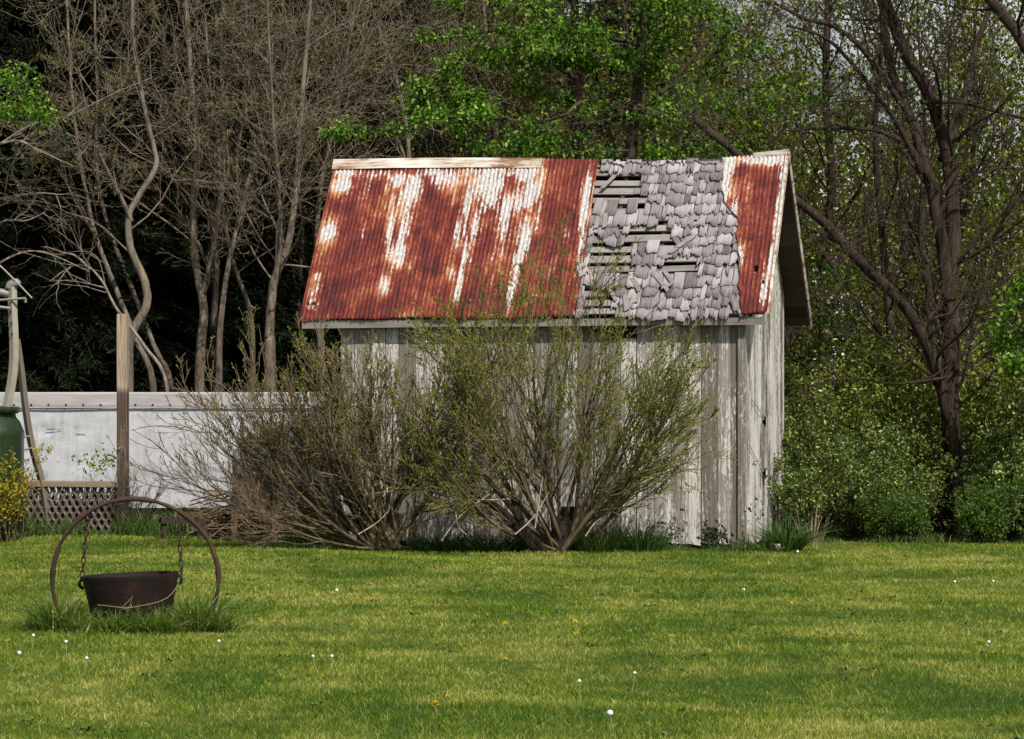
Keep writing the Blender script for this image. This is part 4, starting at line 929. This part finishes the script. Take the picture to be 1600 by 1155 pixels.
# torn dent near the can
cx_ = W(70,0,TD)[0]-(tx0+tx1)/2; cz_ = CAMZ-(672-HOR)/F*TD
dn += .05*np.exp(-((XX-cx_)/.16)**2-((ZZ-cz_)/.035)**2)
b0 = (np.arange(gzn-1)[:,None]*gxn+np.arange(gxn-1)[None,:])
V = np.stack([XX, dn, ZZ], -1).reshape(-1,3)
sd_ = link('side_panel', mesh_np('side_panel', V, [np.stack([b0,b0+1,b0+gxn+1,b0+gxn],-1).reshape(-1,4)], True), M['trailer'], trailer)
m = MB(); m.box((0,1.22,(.35+zr)/2), (2*hw-.01,2.36,zr-.36)); m.build('body', M['trailer'], trailer, bevel=.02)
m = MB(); m.box((0,1.2,(zr+ztop)/2+.001), (2*hw+.03,2.46,ztop-zr)); rail = m.build('top_rail', M['rail'], trailer, bevel=.02)
m = MB(); m.box((0,-.034,zr-.004), (2*hw+.03,.012,.02)); m.build('rail_lip', M['rail'], trailer)
m = MB()
for x in np.arange(-hw+.1, hw, .245):
    m.lathe([(.0,.012),(.012,.008),(.018,0)], (0,0,0), 8); m.V[-1] = m.V[-1][:, [0,2,1]]*np.array([1,-1,1])+np.array([x,-.0305,zr+.028])
m.build('rivets', M['hole'], trailer)
m = MB()
for (px, py, L, w) in ((78,671,.10,.022),(88,671.5,.14,.007),(126,678,.13,.005)):
    p = W(px,py,TD); m.box((p[0]-(tx0+tx1)/2,-.008,p[2]), (L,.006,w), Matrix.Rotation(R.uniform(-.05,.05),3,'Y'))
m.build('seams', M['seam'], trailer)
m = MB(); m.box((0,1.2,.3), (2*hw-.3,1.8,.1))
for x in (-1.6,-.7): 
    m.lathe([(.1,-.1),(.30,-.1),(.33,-.06),(.33,.06),(.30,.1),(.1,.1)], (0,0,0), 24); m.V[-1] = m.V[-1][:, [0,2,1]]+np.array([x,.25,.33])
m.build('chassis', M['hole'], trailer)

# ------------------------------------------------------------------ fence: post + panel
PD = 42.4; pp = W(192,0,PD); m = MB(); zt = CAMZ-(491-HOR)/F*PD
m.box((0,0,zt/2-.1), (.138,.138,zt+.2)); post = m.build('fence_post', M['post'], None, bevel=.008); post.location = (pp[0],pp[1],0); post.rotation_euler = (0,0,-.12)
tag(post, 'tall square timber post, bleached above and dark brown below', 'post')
# dead vine tangle round the post foot
g = np.random.default_rng(51); out = [[],[],[]]
Pv = [dict(n=7, wig=.14, up=.05), dict(k=7, a=.5, l=.5, r=.5, n=5, wig=.18, up=.04, f0=.1), dict(k=4, a=.6, l=.5, r=.5, n=3, wig=.2)]
for _ in range(34):
    a = g.uniform(0,6.28); grow(out, np.array([.13*math.cos(a)+.03,.10*math.sin(a)-.04,0]), np.array([.30*math.cos(a)+.1,.2*math.sin(a),1]), g.uniform(.4,1.0), .008, 0, Pv, g)
vine = link('dead_vine', tubes_mesh('dead_vine', [q for lv in out for q in lv], 4), M['brownbark']); vine.location = (pp[0],pp[1],0); tag(vine, 'dark tangle of dead vine round the foot of the timber post', 'vine')
C, A = twig_points(out[2], 2, .03, g); 
g2 = np.random.default_rng(52); c0 = W(155,722,PD)-np.array([pp[0],pp[1],0]); CC = c0+g2.normal(0,1,(110,3))*np.array([.16,.10,.085]); link('leaves', leaves_mesh('leaves', CC, .055, .035, None, .2, g2), M['budleaf'], vine)
MD = 42.35; panel = empty('woven_fence', (W(88,0,MD)[0], MD, 0)); tag(panel, 'low fence panel of woven metal strips under a weathered timber rail', 'fence')
xl, xr = W(-60,0,MD)[0]-panel.location[0], W(184,0,MD)[0]-panel.location[0]; zt = CAMZ-(751-HOR)/F*MD
m = MB(); m.box(((xl+xr)/2,-.01,zt-.04), (xr-xl,.09,.085), Matrix.Rotation(.012,3,'Y')); m.build('rail', M['railwood'], panel, bevel=.01)
m = MB(); pitch = .070; nz = 30; zz = np.linspace(zt-.08, .03, nz); k = 0; x = xl
while x < xr:
    # each strip snakes left and right and twists, touching its neighbours in turn
    ph = math.pi*(k % 2); hp = .17; pts = []
    sw = .0225*np.sin((zt-zz)/hp*2*math.pi+ph); tw = .75*np.cos((zt-zz)/hp*2*math.pi+ph)
    V = []
    for z_, s_, t_ in zip(zz, sw, tw):
        hwid = .023; V += [(x+s_-hwid*math.cos(t_), -hwid*math.sin(t_), z_), (x+s_+hwid*math.cos(t_), hwid*math.sin(t_), z_)]
    m.add(V, [(2*i,2*i+2,2*i+3,2*i+1) for i in range(nz-1)]); x += pitch*.5+.012; k += 1
o = m.build('woven_strips', M['mesh'], panel); so = o.modifiers.new('Solidify', 'SOLIDIFY'); so.thickness = .004
m = MB(); 
for k in range(620): 
    x = R.uniform(xl, xr); y_ = R.uniform(.06,.2); m.tube([(x,y_,0),(x+R.gauss(0,.05),y_,.3),(x+R.gauss(0,.1),y_,R.uniform(.4,.74))], [.009,.008,.005], 4)
dry = m.build('gap_darkening_stalks', M['twigbrown'], None); dry.location = panel.location; tag(dry, 'dry stalks added behind the woven fence panel to darken its gaps', 'brush', kind='stuff')  # stalks added as a dark backing for the gaps between the strips

# ------------------------------------------------------------------ green can, curved frame
CD = 41.6; c = W(-24,0,CD); sc_ = CD/F
can = empty('metal_can', (c[0], CD, 0)); tag(can, 'dark green metal can with a flanged lid and shoulder at the left edge', 'can')
def zc_(py): return CAMZ-(py-HOR)*sc_
m = MB(); r1 = 61*sc_
m.lathe([(0,.02),(r1*.98,.02),(r1,.06),(r1,zc_(690)),(r1*1.015,zc_(681)),(r1*1.015,zc_(674)),(r1*.98,zc_(671)),(r1*.90,zc_(659)),(r1*.80,zc_(652)),(r1*.78,zc_(646))], (0,0,0), 48); m.build('body', M['green'], can, smooth=True)
m = MB(); m.lathe([(0,zc_(648)),(r1*.78,zc_(647.5)),(r1*.90,zc_(644)),(r1*.91,zc_(638)),(r1*.88,zc_(636)),(0,zc_(634))], (0,0,0), 48); m.build('lid', M['green'], can, smooth=True)
FD = 42.0; fr = empty('timber_frame', (W(25,0,FD)[0], FD, 0)); fo_ = np.array([fr.location[0], FD, 0])
tag(fr, 'weathered frame of two curved timber legs with bolts and metal rods above the green can', 'frame')
m = MB(); m.tube(spline(pl([(19,448),(20,490),(22,540),(20,585),(10,640),(-2,700),(-10,800)], FD), 22)-fo_, .062, 4, ref=(1,0,0)); m.build('leg', M['framewood'], fr)
m = MB(); m.tube(spline(pl([(24,530),(31,580),(38,640),(47,695),(62,750),(70,800),(75,838)], FD, .3)+np.array([0,.13,0]), 22)-fo_, np.linspace(.045,.055,22), 4, ref=(1,0,0)); o = m.build('leg', M['framedark'], fr); o['label'] = 'darker curved leg'
m = MB(); m.tube(spline(pl([(-60,452),(-10,455),(14,460)], FD), 8)-fo_, .05, 8); m.tube(spline(pl([(14,452),(16,445),(24,441),(28,446)], FD), 8)-fo_, .055, 8); m.build('pipe_elbow', M['steel'], fr, smooth=True)
m = MB(); m.tube(pl([(-60,470),(0,469),(40,466)], FD-.08)-fo_, .016, 6); m.tube(pl([(40,466),(40,473)], FD-.08)-fo_, .016, 6); m.build('hook_rod', M['steel'], fr)
m = MB(); m.tube(pl([(-60,478),(0,480),(16,482)], FD-.06)-fo_, .022, 6); m.build('brace_rod', M['steel'], fr)
m = MB(); m.tube(pl([(-20,398),(5,420),(30,445),(50,466)], FD-.05)-fo_, .012, 6); m.build('slanted_rod', M['steel'], fr)
for (px, py) in ((18,487),(18.5,505),(19.5,522)):
    m = MB(); m.lathe([(0,.02),(.016,.016),(.018,0)], (0,0,0), 10); m.V[-1] = m.V[-1][:, [0,2,1]]*np.array([1,-1,1]); o = m.build('bolt', M['hole'], fr); q = W(px,py,FD)-fo_; o.location = (q[0], -.05, q[2])
for (pa, pb) in (((34,683),(48,682)),((38,703),(50,700)),((38,719),(46,718))):
    m = MB(); m.tube(pl([pa,pb], FD-.0)-fo_, .014, 6); m.build('clip', M['steel'], fr)

# yellow shrub
g = np.random.default_rng(61); out = [[],[],[]]; fb = W(14,0,41.0)
Pf = [dict(n=7, wig=.08, up=-.01), dict(k=5, a=.35, l=.55, r=.6, n=5, wig=.1, f0=.2), dict(k=2, a=.5, l=.5, r=.6, n=3, wig=.2)]
for _ in range(16):
    a = g.uniform(0,6.28); grow(out, np.array([g.normal(0,.08),g.normal(0,.08),0]), np.array([.30*math.cos(a),.3*math.sin(a),1]), g.uniform(.6,1.2), .008, 0, Pf, g)
fs = empty('flowering_shrub', (fb[0],fb[1],gz(fb[0],fb[1]))); tag(fs, 'yellow flowering shrub in front of the green can', 'shrub')
link('stems', tubes_mesh('stems', [q for lv in out for q in lv], 4), M['bushbark'], fs)
C, A = twig_points([q for lv in out for q in lv], 7, .02, g); link('flowers', leaves_mesh('flowers', C, .034, .024, None, .1, g), M['forsythia'], fs)
C, A = twig_points([q for lv in out for q in lv], 2.2, .02, g); link('leaves', leaves_mesh('leaves', C, .045, .02, None, .1, g), M['budleaf'], fs)

# ------------------------------------------------------------------ chair, footstool, brush behind the wide shrub
HD = 41.2; hc = W(396,0,HD); chair = empty('garden_chair', (hc[0], HD, .03), .12); tag(chair, 'dark wooden slatted garden chair half hidden behind the wide brown shrub', 'chair')
k_ = HD/F
for sx_ in (-1,1):
    m = MB(); m.box((sx_*.26,-.30,.19), (.085,.06,.46)); m.build('leg', M['chairleg'], chair, bevel=.006)
    m = MB(); m.box((sx_*.26,.34,.12), (.05,.07,.34)); m.build('leg', M['chair'], chair, bevel=.006)
    m = MB(); m.box((sx_*.31,-.02,.62), (.12,.72,.03)); m.box((sx_*.26,-.30,.50), (.07,.05,.24)); m.build('armrest', M['chair'], chair, bevel=.006)
m = MB(); m.box((0,-.32,.36), (.54,.03,.11)); 
for y in np.arange(-.28,.3,.09): m.box((0,y,.41-.12*(y+.28)), (.52,.075,.02))
m.build('seat', M['chairleg'], chair, bevel=.004)
m = MB(); m.box((0,-.30,.06), (.46,.03,.04)); m.build('stretcher', M['chair'], chair)
m = MB(); rt = Matrix.Rotation(-.32,3,'X')
for x in np.arange(-.22,.23,.088): m.box((x,.40,.70), (.075,.02,.78-.9*x*x), rt)
m.box((0,.44,.84), (.54,.02,.06), rt); m.box((0,.33,.50), (.54,.02,.06), rt); m.build('backrest', M['chair'], chair, bevel=.004)
fc = W(285,0,41.3); stool = empty('footstool', (fc[0],41.3,.03), .2); tag(stool, 'low dark slatted footstool in the grass beside the garden chair', 'footstool')
m = MB()
for x in np.arange(-.25,.26,.075): m.box((x,0,.30), (.05,.40,.022))
m.box((0,-.19,.27), (.58,.025,.06)); m.box((0,.19,.27), (.58,.025,.06)); m.build('slat_top', M['chair'], stool)
for sx_ in (-1,1):
    m = MB(); m.box((sx_*.24,-.15,.12), (.05,.05,.28)); m.box((sx_*.24,.15,.12), (.05,.05,.28)); m.build('leg', M['chair'], stool)
g = np.random.default_rng(71); pls = []
for _ in range(260):
    x = W(g.uniform(320,470),0,41.9)[0]; z = abs(g.normal(0,.25))+.05; y = 42.0+g.normal(0,.15); a = g.uniform(-.5,.5); L = g.uniform(.2,.6); pls.append((np.array([[x-L/2,y,max(.02,z-a*L/2)],[x,y+g.normal(0,.05),z+.02],[x+L/2,y,max(.02,z+a*L/2)]]), np.array([.010,.010,.006])))
br = link('brush_pile', tubes_mesh('brush_pile', pls, 4), M['redtwig']); tag(br, 'pile of cut brown brush behind the garden chair', 'brush', kind='stuff')

# ------------------------------------------------------------------ kettle in a hoop
KD = 25.0; ks = KD/F; kc = W(211,0,KD); kz = CAMZ-(908-HOR)*ks; kg = float(gz(kc[0],KD))
hoop = empty('iron_hoop', (kc[0], KD, kg)); tag(hoop, 'rusty iron wheel hoop standing upright in the lawn', 'hoop')
rad = 129*ks; m = MB(); n = 72; a = np.linspace(0, 2*math.pi, n, endpoint=False)
V = []; ns_ = 12
for t_ in a:
    for s_ in range(ns_):
        b = 2*math.pi*s_/ns_; rr_ = rad + .006*math.sin(t_*3+1) + (.018+.004*math.sin(t_*9)+.003*math.sin(t_*23))*math.copysign(abs(math.cos(b))**.7, math.cos(b)); V.append((rr_*math.cos(t_), .030*math.copysign(abs(math.sin(b))**.7, math.sin(b)), rr_*math.sin(t_)+kz-kg))
m.add(V, [(i*ns_+s, ((i+1)%n)*ns_+s, ((i+1)%n)*ns_+(s+1)%ns_, i*ns_+(s+1)%ns_) for i in range(n) for s in range(ns_)])
ho = m.build('hoop_band', M['iron'], hoop, smooth=True); hoop.rotation_euler = (0, 0, .10)
kettle = empty('kettle', (W(207,0,KD)[0], KD, 0)); tag(kettle, 'dark rusty iron kettle hanging by chains inside the upright hoop', 'kettle')
rz_ = CAMZ-(897-HOR)*ks; R1 = 77*ks
prof = [(0,-.06),(R1*.50,-.055),(R1*.70,-.03),(R1*.79,.04),(R1*.84,.14),(R1*.91,.28),(R1*.965,rz_-.04),(R1*.985,rz_-.004),(R1*.983,rz_),(R1*.962,rz_-.001),(R1*.94,rz_-.06),(R1*.86,.26),(R1*.80,.15),(R1*.6,.03),(0,.0)]
m = MB(); m.lathe(prof, (0,0,0), 56); bd = m.build('bowl', M['kettle'], kettle, smooth=True)
kettle.rotation_euler = (0, -.045, 0)
for sx_ in (-1,1):
    m = MB(); an = np.linspace(-math.pi/2, math.pi/2, 9); m.tube([(sx_*(R1*.95+.035*math.cos(t_)), 0, rz_-.06+.035*math.sin(t_)) for t_ in an], .012, 8); m.build('lug', M['kettle'], kettle, smooth=True)
def chain(p0, p1, label):
    p0, p1 = np.array(p0), np.array(p1); L = np.linalg.norm(p1-p0); d = (p1-p0)/L; n = int(L/.052); root = empty('chain', p0)
    m = MB()
    for k in range(n):
        c = d*((k+.5)*L/n); u = np.array([1.,0,0]) if k % 2 == 0 else np.array([.25,1.,0]); u = unit(u-d*np.dot(u,d)); tt = np.linspace(0, 2*math.pi, 15)
        pts = [c+d*.034*math.cos(q)+u*.015*math.sin(q) for q in tt]; m.tube(pts, .0058, 6, cap=False)
    m.build('links', M['iron'], root, smooth=True); return tag(root, label, 'chain')
chain(W(137,806,KD), W(128,903,KD), 'left hand chain from the hoop to the kettle lug'); chain(W(278,808,KD), W(284,897,KD), 'right hand chain from the hoop to the kettle lug')
g = np.random.default_rng(81); Pq, hh = [], []
for (px_, rx, dy, ry, n, H) in ((95,.18,-.08,.2,560,.36),(118,.10,-.15,.12,260,.24),(150,.16,-.36,.08,330,.20),(190,.22,-.40,.08,420,.24),(240,.16,-.42,.07,260,.30),(262,.14,-.34,.10,380,.24),(305,.13,-.02,.20,520,.40),(332,.12,.0,.16,360,.32),(205,.62,-.02,.24,260,.10),(60,.12,.0,.1,120,.28),(348,.10,-.1,.1,150,.22),(170,.2,-.55,.1,140,.16)):
    aa = g.uniform(0,6.28,n); r_ = np.sqrt(g.uniform(0,1,n)); q_ = np.stack([W(px_,0,KD)[0]+rx*r_*np.cos(aa), KD+dy+ry*r_*np.sin(aa)], -1); Pq.append(q_); hh.append(np.full(n,H)*(1.15-.5*r_))
Pq = np.concatenate(Pq); hh = np.concatenate(hh); k_in = (np.hypot(Pq[:,0]-W(207,0,KD)[0], Pq[:,1]-KD) > .35); Pq = Pq[k_in]; hh = hh[k_in]
kt = blades('kettle_grass', np.column_stack([Pq, gz(Pq[:,0],Pq[:,1])-.01]), hh, .0080, .9, g, M['tuftgrass']); tag(kt, 'ragged long grass growing round the kettle and hoop', 'grass', kind='stuff')
for (pa, pm, pb) in (((205,945),(200,950),(152,945)),((280,912),(255,938),(190,952)),((192,948),(205,935),(208,930)),((196,960),(203,945),(207,931))):
    pts = spline(np.array([W(*pa,KD-.42), W(*pm,KD-.44), W(*pb,KD-.46)]), 8); pts[:,2] = np.maximum(pts[:,2], .03); o = limb_obj('bleached_straw', [(pts, np.linspace(.0035,.002,8))], 4, M['drystalk'], None); tag(o, 'long bleached grass stem bent across the kettle front', 'stem', 'dry stems before the kettle')

# ------------------------------------------------------------------ dandelions
def dandelion(px, py, h, kind, big=1.0):
    D = CAMZ*F/(py-HOR+h*120); g_ = R
    # the head stands h above the turf at that place
    D = (CAMZ-h)*F/(py-HOR); p = W(px, py, D); z0 = float(gz(p[0], D)); root = empty('dandelion', (p[0], D, z0))
    m = MB(); lean = R.gauss(0,.02); m.tube(spline([(0,0,-.01),(lean,0,h*.5),(lean*1.5,0,h)], 5), [.0035,.003,.003,.003,.003], 5); m.build('stem', M['stem'], root)
    if kind == 'seed':
        gg = np.random.default_rng(int(px*7+py)); n = 150; d = unit(gg.normal(size=(n,3))); c = d*.012*big; V = []; 
        a = unit(np.cross(d, gg.normal(size=(n,3)))); b = np.cross(d, a); V = np.empty((n,4,3)); w = .005*big
        V[:,0] = c+a*w; V[:,1] = c+b*w; V[:,2] = c-a*w; V[:,3] = c-b*w; hd = link('seed_head', mesh_np('seed_head', V.reshape(-1,3), [np.arange(n*4).reshape(-1,4)]), M['seed'], root)
    else:
        gg = np.random.default_rng(int(px*7+py)); n = 46; an = gg.uniform(0,6.28,n); el = gg.uniform(.1,1.3,n); ax = np.stack([np.cos(an)*np.cos(el), np.sin(an)*np.cos(el), np.sin(el)], -1)
        hd = link('flower', leaves_mesh('flower', np.zeros((n,3)), .022*big, .007*big, ax*3, 0, gg), M['petal'], root)
    hd.location = (lean*1.5, 0, h)
    return root
SEEDS = [(525,925,1.3),(960,1113,1.5),(1242,861,1.4),(1167,925,1.0),(1503,908,1.1),(1547,905,1.1),(14,1018,1.2),(131,1029,1.0),(48,992,1.0),(335,1004,1.0),(500,1030,.9),(522,1030,.9),(907,1063,.9),(987,1046,.9),(1545,1007,1.0),(104,1003,1.0),(443,942,.8),(508,943,.8),(549,917,.7),(1322,906,.8),(1398,917,.8),(874,1090,.9),(877,1077,.8),(1002,918,.7),(680,848,.7),(350,963,1.0),(1556,908,.8),(552,915,.6)]
for (x, y, b) in SEEDS[:16]: tag(dandelion(x, y, R.uniform(.09,.15), 'seed', b*.85), 'white dandelion seed head standing above the mown lawn', 'dandelion', 'dandelion seed heads in the lawn')
for (x, y, b) in [(685,1103,1.2),(905,981,1.0),(904,995,1.1),(576,913,.8),(711,877,.8),(1232,945,1.1),(1490,894,.9),(757,989,1.0),(401,963,1.0),(776,1028,.9),(784,980,1.0),(892,918,.9),(1048,1001,.8),(5,1000,.9)]: tag(dandelion(x, y, R.uniform(.06,.09), 'flower', b), 'yellow dandelion flower low in the mown lawn', 'dandelion', 'yellow dandelions in the lawn')

# ------------------------------------------------------------------ light, sky, camera
to_sun = Vector((.36, -.70, .95)).normalized()
sun = bpy.data.lights.new('sun', 'SUN'); sun.energy = 5.0; sun.angle = math.radians(.5); sun.color = (1, .95, .87)
so = bpy.data.objects.new('sun', sun); COL.objects.link(so); so.rotation_euler = to_sun.to_track_quat('Z', 'Y').to_euler(); so.location = (20,-20,30)
world = bpy.data.worlds.new('World'); scene.world = world; world.use_nodes = True; nt = world.node_tree
bg = nt.nodes['Background']; sk = nt.nodes.new('ShaderNodeTexSky'); sk.sky_type = 'NISHITA'; sk.sun_disc = False
sk.sun_elevation = math.asin(to_sun.z); sk.sun_rotation = math.atan2(to_sun.x, to_sun.y); sk.air_density = 1.0; sk.dust_density = 4.0; sk.ozone_density = .6
tc = nt.nodes.new('ShaderNodeTexCoord'); mp = nt.nodes.new('ShaderNodeMapping'); mp.inputs['Scale'].default_value = (1.6,1.6,4.5); nt.links.new(tc.outputs['Generated'], mp.inputs[0])
cn = nt.nodes.new('ShaderNodeTexNoise'); cn.inputs['Scale'].default_value = 1.5; cn.inputs['Detail'].default_value = 8; cn.inputs['Roughness'].default_value = .55; nt.links.new(mp.outputs[0], cn.inputs['Vector'])
sz = nt.nodes.new('ShaderNodeSeparateXYZ'); nt.links.new(tc.outputs['Generated'], sz.inputs[0])
ad = nt.nodes.new('ShaderNodeMath'); ad.operation = 'MULTIPLY_ADD'; nt.links.new(sz.outputs[2], ad.inputs[0]); ad.inputs[1].default_value = -.95; nt.links.new(cn.outputs['Fac'], ad.inputs[2])
mr = nt.nodes.new('ShaderNodeMapRange'); mr.interpolation_type = 'SMOOTHSTEP'; nt.links.new(ad.outputs[0], mr.inputs[0]); mr.inputs[1].default_value = .22; mr.inputs[2].default_value = .40
mx = nt.nodes.new('ShaderNodeMix'); mx.data_type = 'RGBA'; nt.links.new(mr.outputs[0], mx.inputs[0]); nt.links.new(sk.outputs[0], mx.inputs[6]); mx.inputs[7].default_value = (12.5,12.6,12.9,1)
nt.links.new(mx.outputs[2], bg.inputs[0]); bg.inputs[1].default_value = .065
cam = bpy.data.cameras.new('camera'); co = bpy.data.objects.new('camera', cam); COL.objects.link(co)
co.location = (0,0,CAMZ); co.rotation_euler = (math.pi/2,0,0); cam.sensor_width = 36; cam.lens = 36*F/1600; cam.shift_y = (HOR-577.5)/1600
cam.clip_end = 2000; cam.clip_start = .1; scene.camera = co
scene.view_settings.view_transform = 'Standard'; scene.view_settings.look = 'None'; scene.view_settings.exposure = 0.15; scene.view_settings.gamma = 1
scene.cycles.max_bounces = 6; scene.cycles.transparent_max_bounces = 8
